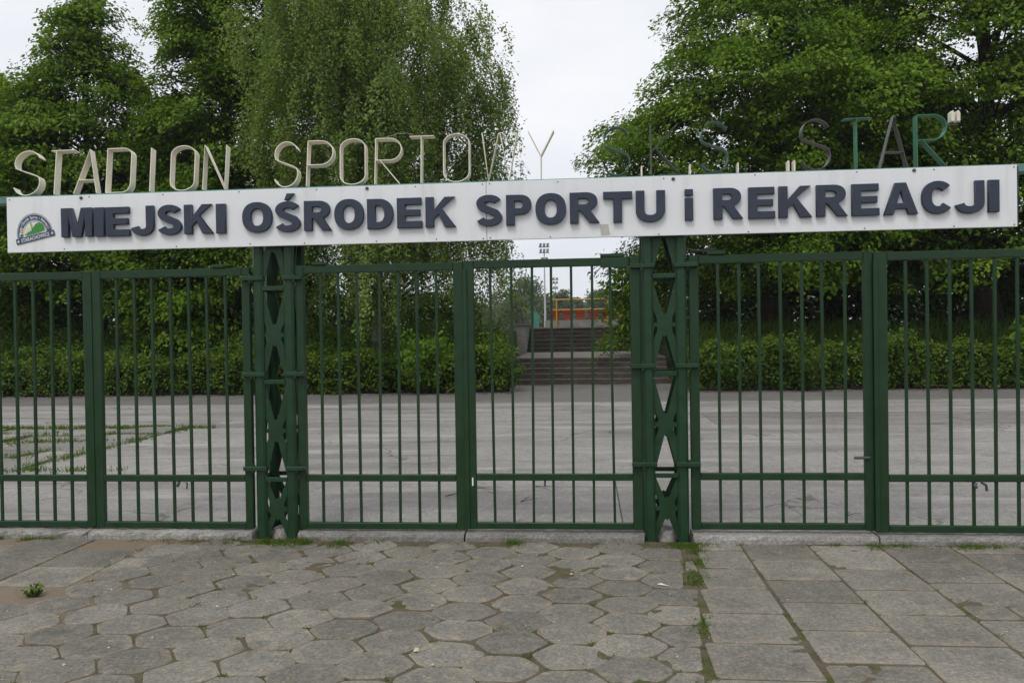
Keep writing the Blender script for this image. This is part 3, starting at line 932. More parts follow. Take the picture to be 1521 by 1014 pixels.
# raised letters drawn as outlines in a unit box: x 0..1, z 0..1
def ell(cx, cz, rx, rz, a0, a1, n=14, p=2.3):
    r_ = []
    for i in range(n + 1):
        a = rad(a0 + (a1 - a0) * i / n); c_, s_ = math.cos(a), math.sin(a)
        r_.append((cx + rx * math.copysign(abs(c_) ** (2 / p), c_), cz + rz * math.copysign(abs(s_) ** (2 / p), s_)))
    return r_
def stroke(pts, tx, tz):
    """outline of a thick stroke along pts; elliptical pen tx (horizontal) by tz (vertical)"""
    Lp, Rp = [], []
    n = len(pts)
    for i in range(n):
        a = pts[max(0, i - 1)]; b = pts[min(n - 1, i + 1)]
        dx, dz = b[0] - a[0], b[1] - a[1]; l = math.hypot(dx, dz) or 1
        nx_, nz_ = -dz / l, dx / l
        Lp.append((pts[i][0] + nx_ * tx / 2, pts[i][1] + nz_ * tz / 2)); Rp.append((pts[i][0] - nx_ * tx / 2, pts[i][1] - nz_ * tz / 2))
    return Lp + Rp[::-1]
def glyph(ch, w, h):
    """list of outlines (outer first, holes after) in metres"""
    t = .062; b = .050
    if ch == 'I': return [[(0, 0), (w, 0), (w, h), (0, h)]]
    if ch == 'i': return [[(0, 0), (w, 0), (w, h * .72), (0, h * .72)], [(0, h * .80), (w, h * .80), (w, h), (0, h)]]
    if ch == 'M': return [[(0, 0), (.058, 0), (.058, h * .70), (w * .36, 0), (w * .64, 0), (w - .058, h * .70), (w - .058, 0), (w, 0), (w, h), (w - .088, h), (w * .5, h * .36), (.088, h), (0, h)]]
    if ch == 'E': return [[(0, 0), (w, 0), (w, b), (t, b), (t, h * .40), (w * .93, h * .40), (w * .93, h * .40 + b * .92), (t, h * .40 + b * .92), (t, h - b), (w * .98, h - b), (w * .98, h), (0, h)]]
    if ch == 'K': return [[(0, 0), (t, 0), (t, h * .27), (t + .036, h * .43), (w - .082, 0), (w, 0), (w * .53, h * .63), (w * .97, h), (w - .083, h), (t, h * .57), (t, h), (0, h)]]
    if ch == 'T': return [[(w / 2 - t / 2, 0), (w / 2 + t / 2, 0), (w / 2 + t / 2, h - b * 1.05), (w, h - b * 1.05), (w, h), (0, h), (0, h - b * 1.05), (w / 2 - t / 2, h - b * 1.05)]]
    if ch == 'A': return [[(0, 0), (.064, 0), (w * .335, h * .185), (w * .665, h * .185), (w - .064, 0), (w, 0), (w * .66, h), (w * .34, h)], [(w * .385, h * .36), (w * .5, h * .76), (w * .615, h * .36)]]
    if ch == 'O': return [ell(w / 2, h / 2, w / 2, h * .515, 0, 360, 36)[:-1], ell(w / 2, h / 2, w / 2 - .066, h * .515 - .050, 0, 360, 28)[:-1]]
    if ch == 'D':
        o_ = [(0, 0)] + ell(w * .46, h / 2, w * .54, h / 2, -90, 90, 16, 2.2) + [(0, h)]
        i_ = [(t, b)] + ell(w * .44, h / 2, w * .56 - t - .004, h / 2 - b, -90, 90, 12, 2.2) + [(t, h - b)]
        return [o_, i_]
    if ch == 'P':
        zc, rz = h * .675, h * .325
        return [[(0, 0), (t, 0), (t, zc - rz)] + ell(w * .56, zc, w * .44, rz, -90, 90, 12, 2.2) + [(0, h)],
                [(t, zc - rz + .046)] + ell(w * .55, zc, w * .45 - t, rz - .046, -90, 90, 8, 2.0) + [(t, zc + rz - .046)]]
    if ch == 'R':
        zc, rz = h * .705, h * .295
        return [[(0, 0), (t, 0), (t, zc - rz), (t + .012, zc - rz - .002), (w - .070, 0), (w, 0), (w * .70, h * .395)] + ell(w * .54, zc, w * .40, rz, -62, 90, 12, 2.2) + [(0, h)],
                [(t, zc - rz + .044)] + ell(w * .50, zc, w * .43 - t, rz - .044, -90, 90, 8, 2.0) + [(t, zc + rz - .044)]]
    if ch == 'U':
        c_ = [(t / 2, h)] + ell(w / 2, h * .36, w / 2 - t / 2, h * .36 - b / 2 + .004, 180, 360, 16, 2.2) + [(w - t / 2, h)]
        return [stroke(c_, t, b)]
    if ch == 'J':
        c_ = ell((w - t / 2) / 2 + .008, h * .32, (w - t / 2) / 2 - .008, h * .32 - b / 2 + .004, 188, 360, 14, 2.2) + [(w - t / 2, h)]
        return [stroke(c_, t * .98, b)]
    if ch == 'C':
        return [stroke(ell(w / 2 + .004, h / 2, w / 2 - .033, h * .515 - .026, 42, 322, 26, 2.2), .066, .053)]
    if ch == 'S':
        r_ = w / 2 - .031
        top = ell(w * .5, h * .735, r_ * .95, h * .265 - .021, 18, 200, 14, 2.1)
        bot = ell(w * .5, h * .265, r_, h * .265 - .021, 20, -166, 14, 2.1)
        return [stroke(top + [(w * .24, h * .60), (w * .5, h * .505), (w * .76, h * .41)] + bot, .062, .049)]
    raise ValueError(ch)

def poly_mesh(name, outlines, mat, ext, bev, all_outer=False):
    cu = bpy.data.curves.new(name, 'CURVE'); cu.dimensions = '2D'; cu.fill_mode = 'BOTH'
    cu.extrude = ext / 2 - bev; cu.bevel_depth = bev; cu.bevel_resolution = 0; cu.offset = -bev
    for ol in outlines:
        sp = cu.splines.new('POLY'); sp.points.add(len(ol) - 1); sp.use_cyclic_u = True
        for p, (x, z) in zip(sp.points, ol): p.co = (x, z, 0, 1)
    ob = bpy.data.objects.new(name, cu); COL.objects.link(ob)
    dg = bpy.context.evaluated_depsgraph_get(); dg.update()
    me = bpy.data.meshes.new_from_object(ob.evaluated_get(dg))
    bpy.data.objects.remove(ob); bpy.data.curves.remove(cu)
    me.materials.clear(); me.materials.append(mat)
    # XY -> XZ, facing -Y
    co = np.empty(len(me.vertices) * 3, np.float32); me.vertices.foreach_get('co', co); co = co.reshape(-1, 3)
    co = np.stack([co[:, 0], -co[:, 2], co[:, 1]], 1)
    me.vertices.foreach_set('co', co.ravel()); me.update()
    return me

LET = [('M', -4.004, -3.754), ('I', -3.736, -3.660), ('E', -3.645, -3.456), ('J', -3.43, -3.262), ('S', -3.235, -3.045), ('K', -3.022, -2.797), ('I', -2.772, -2.699),
       ('O', -2.567, -2.338), ('S', -2.315, -2.12), ('R', -2.092, -1.882), ('O', -1.859, -1.637), ('D', -1.611, -1.415), ('E', -1.386, -1.2), ('K', -1.174, -.948),
       ('S', -.8, -.607), ('P', -.579, -.394), ('O', -.365, -.143), ('R', -.115, .098), ('T', .124, .331), ('U', .357, .565), ('i', .704, .762),
       ('R', .905, 1.111), ('E', 1.148, 1.332), ('K', 1.357, 1.587), ('R', 1.615, 1.829), ('E', 1.857, 2.043), ('A', 2.073, 2.302), ('C', 2.324, 2.539), ('J', 2.565, 2.745), ('I', 2.77, 2.841)]
WORDS = ['MIEJSKI'] * 7 + ['OŚRODEK'] * 7 + ['SPORTU'] * 6 + ['the single small i'] + ['REKREACJI'] * 9
LZ0, LH, LEXT = 2.309, .221, .030
for k, ((ch, xa, xb), wd) in enumerate(zip(LET, WORDS)):
    ols = glyph(ch, xb - xa, LH)
    accent = (ch == 'S' and wd.startswith('O'))
    if accent:
        ols = ols + [[(.075, LH + .014), (.105, LH + .014), (.152, LH + .062), (.095, LH + .062)]]
    me = poly_mesh('letter', ols, M['navy'], LEXT, .0025)
    o = link('letter', me, sign)
    o.location = (xa, YF - LEXT / 2 - .001, LZ0 - 2.2 + rng.gauss(0, .0012))
    o.rotation_euler = (0, rng.gauss(0, .004), 0)
    o['label'] = 'navy raised letter %s%s of %s' % (ch, ' with acute accent' if accent else '', wd) if ch != 'i' else 'navy raised small letter i'

def bolt(x, z, r):
    mb = MB(); mb.tube([(x, YF - .0005, z), (x, YF - r * .55, z), (x, YF - r * .8, z)], [r, r * .9, r * .5], 10)
    mb.build('bolt', M['bolt'], sign).location = (0, 0, -2.2)
for x, z in ((-3.855, 2.612), (-1.615, 2.614), (.627, 2.612), (2.287, 2.618)): bolt(x, z, .013)
for x in (-4.44, -3.79, -3.2, -2.6, -2.0, -1.25, -.752, -.70, -.2, .56, 1.2, 1.9, 2.42, 2.95): bolt(x, 2.619 + rng.gauss(0, .002), .005)
for x in (-4.0, -3.1, -2.52, -2.1, -1.55, -1.1, -.752, -.70, -.26, .52, 1.15, 1.95, 2.55, 2.95): bolt(x, 2.222 + rng.gauss(0, .002), .005)
mb = MB(); mb.add([(.098, YF - .0008, .103), (.16, YF - .0008, .10), (.174, YF - .0008, .022), (.108, YF - .0008, .017),
                   (.098, YF - .0002, .103), (.16, YF - .0002, .10), (.174, YF - .0002, .022), (.108, YF - .0002, .017)],
                  [(0, 3, 2, 1), (4, 5, 6, 7), (0, 1, 5, 4), (1, 2, 6, 5), (2, 3, 7, 6), (3, 0, 4, 7)])
mb.build('sticker', M['paper'], sign)

# emblem at the left end: half ring with lettering over a tilted ribbon, a small landscape inside
emb = bpy.data.objects.new('emblem', None)
COL.objects.link(emb); emb.parent = sign
emb.location = (-4.236, YF, 2.342 - 2.2); emb.rotation_euler = (0, -rad(12.4), 0)
def flat(name, polys, mat, layer):
    me_mb = MB()
    for pl in polys:
        me_mb.prism(pl, -.0008 * layer - .0007, -.0008 * layer)
    return me_mb.build(name, mat, emb)
def ring_poly(r0, r1, a0, a1, n=36, sx=1.0):
    return [[(r1 * sx * math.cos(rad(a0 + (a1 - a0) * i / n)), r1 * math.sin(rad(a0 + (a1 - a0) * i / n))),
             (r1 * sx * math.cos(rad(a0 + (a1 - a0) * (i + 1) / n)), r1 * math.sin(rad(a0 + (a1 - a0) * (i + 1) / n))),
             (r0 * sx * math.cos(rad(a0 + (a1 - a0) * (i + 1) / n)), r0 * math.sin(rad(a0 + (a1 - a0) * (i + 1) / n))),
             (r0 * sx * math.cos(rad(a0 + (a1 - a0) * i / n)), r0 * math.sin(rad(a0 + (a1 - a0) * i / n)))] for i in range(n)]
E1 = .192
flat('outer_line', ring_poly(.158, .164, 0, 180, sx=.90), M['emb_grey'], 1)
flat('ring', ring_poly(.112, .153, 0, 180, sx=.91), M['emb_navy'], 1)
flat('inner_line', ring_poly(.100, .106, 0, 180, sx=.93), M['emb_grey'], 1)
flat('sun_rays', [[(-.062, .012)] + [(-.062 + .062 * math.cos(rad(a)), .012 + .062 * math.sin(rad(a))), (-.062 + .062 * math.cos(rad(a + 9)), .012 + .062 * math.sin(rad(a + 9)))] for a in range(32, 172, 20)], M['emb_sun'], 2)
flat('tower', [[(-.020, .03), (-.006, .03), (-.006, .088), (-.013, .098), (-.020, .088)]], M['emb_lime'], 3)
flat('hill', [[(-.085, .012), (.085, .012)] + arc(.045, .045, .042, .036, -20, 150, 12) + [(-.01, .05), (-.02, .034), (-.05, .028)]], M['emb_green'], 4)
flat('river', [[(-.07, .004), (.05, .010), (.02, .018), (-.06, .014)]], M['emb_blue'], 5)
flat('meadow', [[(-.088, -.006), (.088, -.006), (.03, .006), (-.08, .003)]], M['emb_lime'], 6)
flat('ribbon', [[(-.160, -.046), (.160, -.046), (.160, -.003), (-.160, -.003)]], M['emb_navy'], 7)
def text_mesh(txt, size):
    cu = bpy.data.curves.new('txt', 'FONT'); cu.body = txt; cu.size = size; cu.align_x = 'CENTER'; cu.offset = size * .012; cu.extrude = .0002
    cu.resolution_u = 2
    ob = bpy.data.objects.new('txt', cu); COL.objects.link(ob)
    dg = bpy.context.evaluated_depsgraph_get(); dg.update()
    me = bpy.data.meshes.new_from_object(ob.evaluated_get(dg))
    bpy.data.objects.remove(ob); bpy.data.curves.remove(cu)
    v = [tuple(x.co) for x in me.vertices]; f = [tuple(p.vertices) for p in me.polygons]
    w = (max(p[0] for p in v) - min(p[0] for p in v)) if v else 0
    bpy.data.meshes.remove(me)
    return v, f, w
tm = MB()
v, f, w = text_mesh('STARACHOWICE', .040)
k = .235 / w
tm.add([(x * k, -.0068 - z, y - .0385) for x, y, z in v], f)
for sx in (-1, 1):
    pl = []
    for i in range(10):
        r_ = .013 if i % 2 == 0 else .0055
        pl.append((sx * .142 + r_ * math.sin(math.pi * i / 5), -.0245 + r_ * math.cos(math.pi * i / 5)))
    tm.prism(pl, -.0069, -.0066)
tm.build('ribbon_lettering', M['emb_white'], emb)
tm = MB()
arc_txt = 'Miejski Ośrodek Sportu i Rekreacji'
n = len(arc_txt)
for i, ch in enumerate(arc_txt):
    if ch == ' ': continue
    v, f, w = text_mesh(ch, .029)
    a = rad(172 - 164 * i / (n - 1))
    cx_, cz_ = .123 * .91 * math.cos(a), .123 * math.sin(a)
    ca, sa = math.cos(a - math.pi / 2), math.sin(a - math.pi / 2)
    tm.add([(cx_ + x * ca - y * sa, -.0022 - z, cz_ + x * sa + y * ca) for x, y, z in v], f)
tm.build('ring_lettering', M['emb_white'], emb)

# ------------------------------------------------------------------ seats, rails, floodlights, net beyond the stairs
mb = MB(); mb.box(-1.75, 5.0, 28.0, 28.5, TOP_Z - .1, 2.03)
tag(mb.build('seat_plinth', M['cheek']), 'low grey concrete plinth under the red seats at the top of the stairs', 'plinth')
def seat(x, label):
    t = thing('stadium_seat', label, 'seat', (x, 28.2, 2.03), 'red plastic stadium seats')
    mb = MB(); n = 7
    w = .195
    outl = [(-w, .19), (-w * .98, .36), (-w * .8, .45), (-.08, .475), (.08, .475), (w * .8, .45), (w * .98, .36), (w, .19), (w * .8, .155), (-w * .8, .155)]
    mb.prism(outl, -.215, -.18); mb.build('backrest', M['red'], t)
    mb = MB(); outl2 = [(-w * .95, .13), (w * .95, .13), (w * .85, .04), (w * .5, .015), (-w * .5, .015), (-w * .85, .04)]
    mb.prism(outl2, -.2, .22); mb.build('seat_pan', M['red'], t)
    mb = MB(); mb.box(-w * 1.15, w * 1.15, -.175, -.15, .135, .152); mb.build('bracket', M['bolt'], t)
for x, l in ((-1.36, 'red plastic seat behind the left yellow railing post'), (-.83, 'red plastic seat, first one right of the left yellow post'), (-.30, 'red plastic seat, middle one between the two yellow posts'),
             (.24, 'red plastic seat next left of the seat at the right yellow post'), (.77, 'red plastic seat behind the right yellow railing post'), (1.30, 'red plastic seat half hidden by the hanging tree branch')):
    seat(x, l)
rl = thing('railing', 'yellow metal railing in front of the red seats at the stair top', 'railing', (0, 27.9, TOP_Z))
mb = MB(); mb.tube([(-1.55, 0, 1.19), (1.0, 0, 1.19)], .028, 8); mb.build('top_rail', M['yellow'], rl)
mb = MB(); mb.tube([(-1.55, 0, .77), (2.1, 0, .77)], .024, 8); mb.build('mid_rail', M['yellow'], rl)
for x in (-1.26, .84):
    mb = MB(); mb.tube([(x, 0, -.05), (x, 0, 1.17)], .035, 8); mb.build('post', M['yellow'], rl)
def mast(x, y, top, r, rows, label):
    t = thing('floodlight_mast', label, 'floodlight', (x, y, 1.5), 'tall floodlight masts of the stadium')
    mb = MB(); mb.tube([(0, 0, 0), (0, 0, top * .5), (0, 0, top)], [r, r * .75, r * .42], 10); mb.build('pole', M['pale'], t)
    for dz, n_, w in rows:
        mb = MB(); mb.box(-w / 2, w / 2, -.06, .06, top + dz - .06, top + dz + .06); mb.build('cross_arm', M['lamp'], t)
        for i in range(n_):
            xx = -w / 2 + w * (i + .5) / n_
            mb = MB(); mb.prism([(xx - w / n_ * .40, top + dz + .02), (xx + w / n_ * .28, top + dz - .02), (xx + w / n_ * .42, top + dz + .62), (xx - w / n_ * .22, top + dz + .66)], -.55, -.15)
            mb.build('lamp', M['lamp'], t)
mast(-7.43, 139, 14.2, .20, ((.9, 3, 1.9), (-.1, 3, 1.8), (-1.6, 2, 1.5)), 'nearer taller pale floodlight mast rising above the gate rail beyond the stairs')
mast(-8.9, 226, 14.2, .2, ((.6, 2, 1.9), (-.4, 2, 1.7), (-1.9, 2, 1.7)), 'farther shorter floodlight mast just right of the tall pole')
nf = thing('ball_net', 'teal ball net on posts left of the tall floodlight pole', 'net', (-6.3, 92, 1.5))
for i, x in enumerate((-.35, .45)):
    mb = MB(); mb.tube([(x, 0, 0), (x, 0, 2.9 - i * .7)], .05, 6); mb.build('post', M['net'], nf)
mb = MB()
for i in range(22):
    x = -.33 + i * .036
    mb.box(x - .010, x + .010, .0, .01, .05, 2.85 - (x + .35) * .85)
for j in range(26):
    z = .1 + j * .085
    mb.box(-.34, .44, .012, .02, z - .016, z + .016)
mb.build('mesh_panel', M['net'], nf)['kind'] = 'stuff'

# ------------------------------------------------------------------ vegetation
def tri_quads(P, D, w, rng):
    """grass blades: base P, tip vector D, width w"""
    n = len(P)
    s = np.cross(D, rng.normal(size=(n, 3))); s /= np.linalg.norm(s, axis=1, keepdims=True) + 1e-9
    s *= w[:, None]
    mid = P + D * .55; mid[:, 2] += np.linalg.norm(D, axis=1) * .08
    tip = P + D
    return np.stack([P - s * .5, P + s * .5, mid + s * .35, tip], 1), None

def interp_profile(prof, h):
    return np.interp(h, [p[0] for p in prof], [p[1] for p in prof])

def broadleaf(label, x, y, prof, n_spray, leaves, seed, mat, size=.13, spray=(.55, .95), squash=(1, 1), lop=(0, 0), inner=.35, bough=()):
    """prof: (height, radius) pairs"""
    rg = np.random.default_rng(seed)
    base = ground_z(x, y) - .1
    t = thing('broadleaf_tree', label, 'tree', (x, y, base))
    dz = ground_z(x, y) - .4
    prof = [(h - dz, r_) for h, r_ in prof]
    H = prof[-1][0]; h0 = prof[0][0]
    # spray centres
    hs = np.linspace(h0, H, 60); wts = interp_profile(prof, hs) + .25
    ht = rg.choice(hs, n_spray, p=wts / wts.sum()) + rg.normal(size=n_spray) * .15
    R = interp_profile(prof, ht)
    az = rg.uniform(0, 2 * np.pi, n_spray)
    az = np.where((np.sin(az) > .25) & (rg.uniform(0, 1, n_spray) < .45), -az, az)      # more boughs towards the light of the yard
    # lobes so the outline is uneven
    lob = 1 + .16 * np.sin(az * 3 + seed + ht * 1.3) + .10 * np.sin(az * 5 - ht * 2.1 + seed)
    rho = R * (inner + (1 - inner) * rg.uniform(0, 1, n_spray) ** .45) * lob
    C = np.stack([rho * np.cos(az) * squash[0] + lop[0] * ht / H, rho * np.sin(az) * squash[1] + lop[1] * ht / H, ht - .12 * rho], 1)
    for i_, (bx_, by_, bz_) in enumerate(bough):
        C[i_] = (bx_ - x, by_ - y, bz_ - base); az[i_] = math.atan2(by_ - y, bx_ - x)
    # leaves of each spray: a flattened, drooping, outward-stretched fan
    n = n_spray * leaves
    sr = np.repeat(rg.uniform(*spray, n_spray), leaves)
    a2 = rg.uniform(0, 2 * np.pi, n); rr = np.sqrt(rg.uniform(0, 1, n)) * sr
    out = np.repeat(np.stack([np.cos(az), np.sin(az), np.zeros(n_spray)], 1), leaves, 0)
    side = np.stack([-out[:, 1], out[:, 0], np.zeros(n)], 1)
    u = rr * np.cos(a2) * 1.25; v = rr * np.sin(a2) * .85
    droop = -.38 * (np.clip(u, 0, None) ** 2 + .5 * v ** 2) / sr
    clump = np.repeat(rg.normal(size=(n_spray, 3)), leaves, 0)
    th = rg.normal(size=n) * .12 * sr / .7
    P = np.repeat(C, leaves, 0) + out * u[:, None] + side * v[:, None]
    P[:, 2] += droop + th + rg.normal(size=n) * .03
    # gather leaves into tufts for light/dark relief
    P += .05 * np.sin(P[:, [1, 2, 0]] * 9 + seed)
    Nn = np.stack([np.zeros(n), np.zeros(n), np.ones(n)], 1) * .9 + out * (.25 + .5 * u / sr)[:, None] + rg.normal(size=(n, 3)) * .45 + clump * .12
    sz = size * rg.uniform(.6, 1.3, n) * np.repeat(rg.uniform(.8, 1.2, n_spray), leaves)
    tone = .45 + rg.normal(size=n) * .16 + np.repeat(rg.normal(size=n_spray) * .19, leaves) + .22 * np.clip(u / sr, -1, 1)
    V = leaf_quads(P, Nn, sz, rg, .6, updir=out * .8 + np.array([0, 0, -.45]) + side * (v / sr)[:, None] * .7)
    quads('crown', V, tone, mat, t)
    # trunk and limbs
    mb = MB()
    rt = .022 * H + .05
    pts = [(rg.normal() * .08 * (i > 0) + lop[0] * i / 7, rg.normal() * .08 * (i > 0) + lop[1] * i / 7, H * .93 * i / 7) for i in range(8)]
    mb.tube(pts, [rt * (1.35 if i == 0 else 1) * (1 - .93 * i / 7.2) for i in range(8)], 10)
    for k in rg.choice(n_spray, min(n_spray, 90), replace=False):
        c_ = Vector(C[k]); hz = max(h0 * .55, c_.z - .35 * math.hypot(c_.x, c_.y) - .3)
        f = min(max(hz / (H * .93), 0), .95); i = min(int(f * 7), 6); fr = f * 7 - i
        a_ = Vector(pts[i]).lerp(Vector(pts[i + 1]), fr)
        m_ = a_.lerp(c_, .55) + Vector((0, 0, .12 + .1 * rg.normal()))
        r0 = .012 + .016 * (c_ - a_).length
        mb.tube([a_, m_, c_], [r0, r0 * .6, .008], 5, cap=False)
    mb.build('trunk', M['bark'], t, smooth=True)
    return t

SH = 2.5  # leaves per spray scale handled per tree
broadleaf('leafy tree with layered pointed crown, sky on both sides of its top, at far left', -16.1, 19.4,
          [(3.2, 3.0), (4, 3.4), (6, 3.2), (8, 2.7), (9.3, 1.9), (10.2, 1.25), (11.4, .8), (12.7, .4)], 380, 300, 11, M['leafA'], size=.14)
broadleaf('tall leafy tree with its top out of frame, between the pointed tree and the birch', -11.5, 19.8,
          [(1.6, 2.6), (3, 3.0), (6, 2.8), (9, 2.2), (11.5, 1.95), (13.5, 1.5), (15.2, .4)], 450, 290, 12, M['leafA'], size=.14)
broadleaf('low dark leafy tree filling the gap above the hedge, left of the birch', -13.9, 22.5,
          [(2.6, 2.6), (3.5, 3.2), (6, 3.0), (8.2, 2.0), (9.2, .5)], 250, 200, 13, M['leafB'], size=.16)
broadleaf('leafy tree at the extreme left edge, behind the pointed tree', -20.6, 21.0,
          [(1, 3.2), (4, 3.8), (7, 3.2), (9.0, 2.2), (10.4, .5)], 280, 200, 14, M['leafA'], size=.16)
broadleaf('broad leafy tree whose lowest branch hangs beside the stairs', 6.1, 21.5,
          [(3.1, 4.2), (4.5, 4.8), (7, 5.3), (8.6, 5.2), (9.8, 4.0), (11.2, 2.9), (12.8, 2.0), (15, 1.1), (16.2, .3)], 680, 260, 15, M['leafA'], spray=(.6, 1.0), size=.14,
          bough=[(1.15 + .8 * ((i * .618) % 1) + .25 * (i % 2), 19.3 + 1.6 * ((i * .37) % 1), 1.25 + 2.9 * i / 30) for i in range(30)])
broadleaf('large leafy tree at far right, behind the quoted word STAR', 12.3, 20.6,
          [(3.3, 4.2), (4.6, 4.9), (8, 5.0), (11, 4.3), (14, 3.0), (17, .6)], 600, 240, 16, M['leafA'], spray=(.6, 1.0), size=.14)
broadleaf('dark leafy tree standing behind and between the two big right-hand trees', 9.3, 26.0,
          [(2.8, 3.6), (4.5, 4.4), (9, 4.2), (13, 3.0), (16.5, .5)], 400, 160, 17, M['leafB'], size=.18)
broadleaf('leafy tree at the extreme right edge, behind the sign end', 17.5, 23.5,
          [(1.5, 4.2), (5, 4.8), (10, 4.2), (14, 2.4), (16, .5)], 350, 160, 18, M['leafB'], size=.17)

def birch(label, x, y, prof, n_tips, strands, seed):
    rg = np.random.default_rng(seed)
    base = ground_z(x, y) - .1
    t = thing('birch_tree', label, 'tree', (x, y, base))
    H = prof[-1][0]; h0 = prof[0][0]
    hs = np.linspace(h0, H, 60); wts = interp_profile(prof, hs) + .4
    ht = rg.choice(hs, n_tips, p=wts / wts.sum()); R = interp_profile(prof, ht)
    az = rg.uniform(0, 2 * np.pi, n_tips)
    lob = 1 + .12 * np.sin(az * 3 + 1.7) + .10 * np.sin(az * 7 + ht * 1.5)
    rho = R * (.3 + .7 * rg.uniform(0, 1, n_tips) ** .42) * lob
    C = np.stack([rho * np.cos(az), rho * np.sin(az), ht], 1)
    nb = 150                                     # tips gather on boughs, leaving gaps between them
    bi = rg.integers(0, nb, n_tips)
    C = C[bi] * .72 + C * .28 + rg.normal(size=C.shape) * np.array([.18, .18, .25])
    allP, allN, allS, allT = [], [], [], []
    tw = MB()
    for i in range(n_tips):
        tone_i = .45 + rg.normal() * .12
        for s in range(strands):
            if s % 5 == 0: rope = C[i] + rg.normal(size=3) * np.array([.26, .26, .28]); rl = rg.uniform(.7, 2.1); rd = rg.normal(size=3) * .14
            p0 = rope + rg.normal(size=3) * np.array([.05, .05, .10])
            ln = min(rl * rg.uniform(.6, 1.05), max(.5, p0[2] - .9))
            m = int(ln * 20)
            q = np.linspace(0, 1, m)
            o = np.array([math.cos(az[i]), math.sin(az[i]), 0])
            drift = rd + rg.normal(size=3) * .05; drift[2] = 0
            path = p0 + np.outer(q ** .6, o * .28) + np.outer(q * q, drift)
            path[:, 2] -= ln * q
            path += np.stack([.05 * np.sin(q * 6 + s), .05 * np.cos(q * 5 + i), 0 * q], 1)
            if s % 3 == 0:
                tw.tube([path[0], path[m // 2], path[-1]], [.005, .004, .003], 3, cap=False)
            lp = path + rg.normal(size=(m, 3)) * np.array([.075, .075, .04])
            allP.append(lp)
            allN.append(rg.normal(size=(m, 3)) * .55 + o * .6 + np.array([0, -.1, .75]))
            allS.append(rg.uniform(.055, .095, m)); allT.append(tone_i + .10 * math.sin(s // 5 * 2.4 + i) + rg.normal(size=m) * .15 + .1 * q)
    P = np.concatenate(allP); Nn = np.concatenate(allN); sz = np.concatenate(allS); tn = np.concatenate(allT)
    V = leaf_quads(P, Nn, sz * 1.1, rg, .75, updir=np.array([0, 0, -1.0]))
    quads('crown', V, tn, M['birch_leaf'], t)
    # twigs + limbs + trunk
    rt = .17
    pts = [(rg.normal() * .07 * (i > 0), rg.normal() * .07 * (i > 0), H * .95 * i / 8) for i in range(9)]
    for k in rg.choice(n_tips, 130, replace=False):
        c_ = Vector(C[k]); hz = max(1.8, c_.z - .8 * math.hypot(c_.x, c_.y) - .2)
        f = min(max(hz / (H * .95), 0), .97); i = min(int(f * 8), 7); fr = f * 8 - i
        a_ = Vector(pts[i]).lerp(Vector(pts[i + 1]), fr)
        m_ = a_.lerp(c_, .6) + Vector((0, 0, .35))
        tw.tube([a_, m_, c_], [.03, .017, .007], 5, cap=False)
    tw.build('branches', M['bark'], t)
    mb = MB(); mb.tube(pts, [rt * (1.25 if i == 0 else 1) * (1 - .95 * i / 8.2) for i in range(9)], 10)
    mb.build('trunk', M['birch_bark'], t, smooth=True)
birch('tall birch with fine weeping branches above the word SPORTOWY', -6.1, 17.4,
      [(2.4, 3.4), (4, 3.9), (6, 4.2), (8.2, 4.2), (9.8, 3.9), (11.2, 3.4), (12.6, 2.7), (14.2, 1.5)], 660, 15, 21)

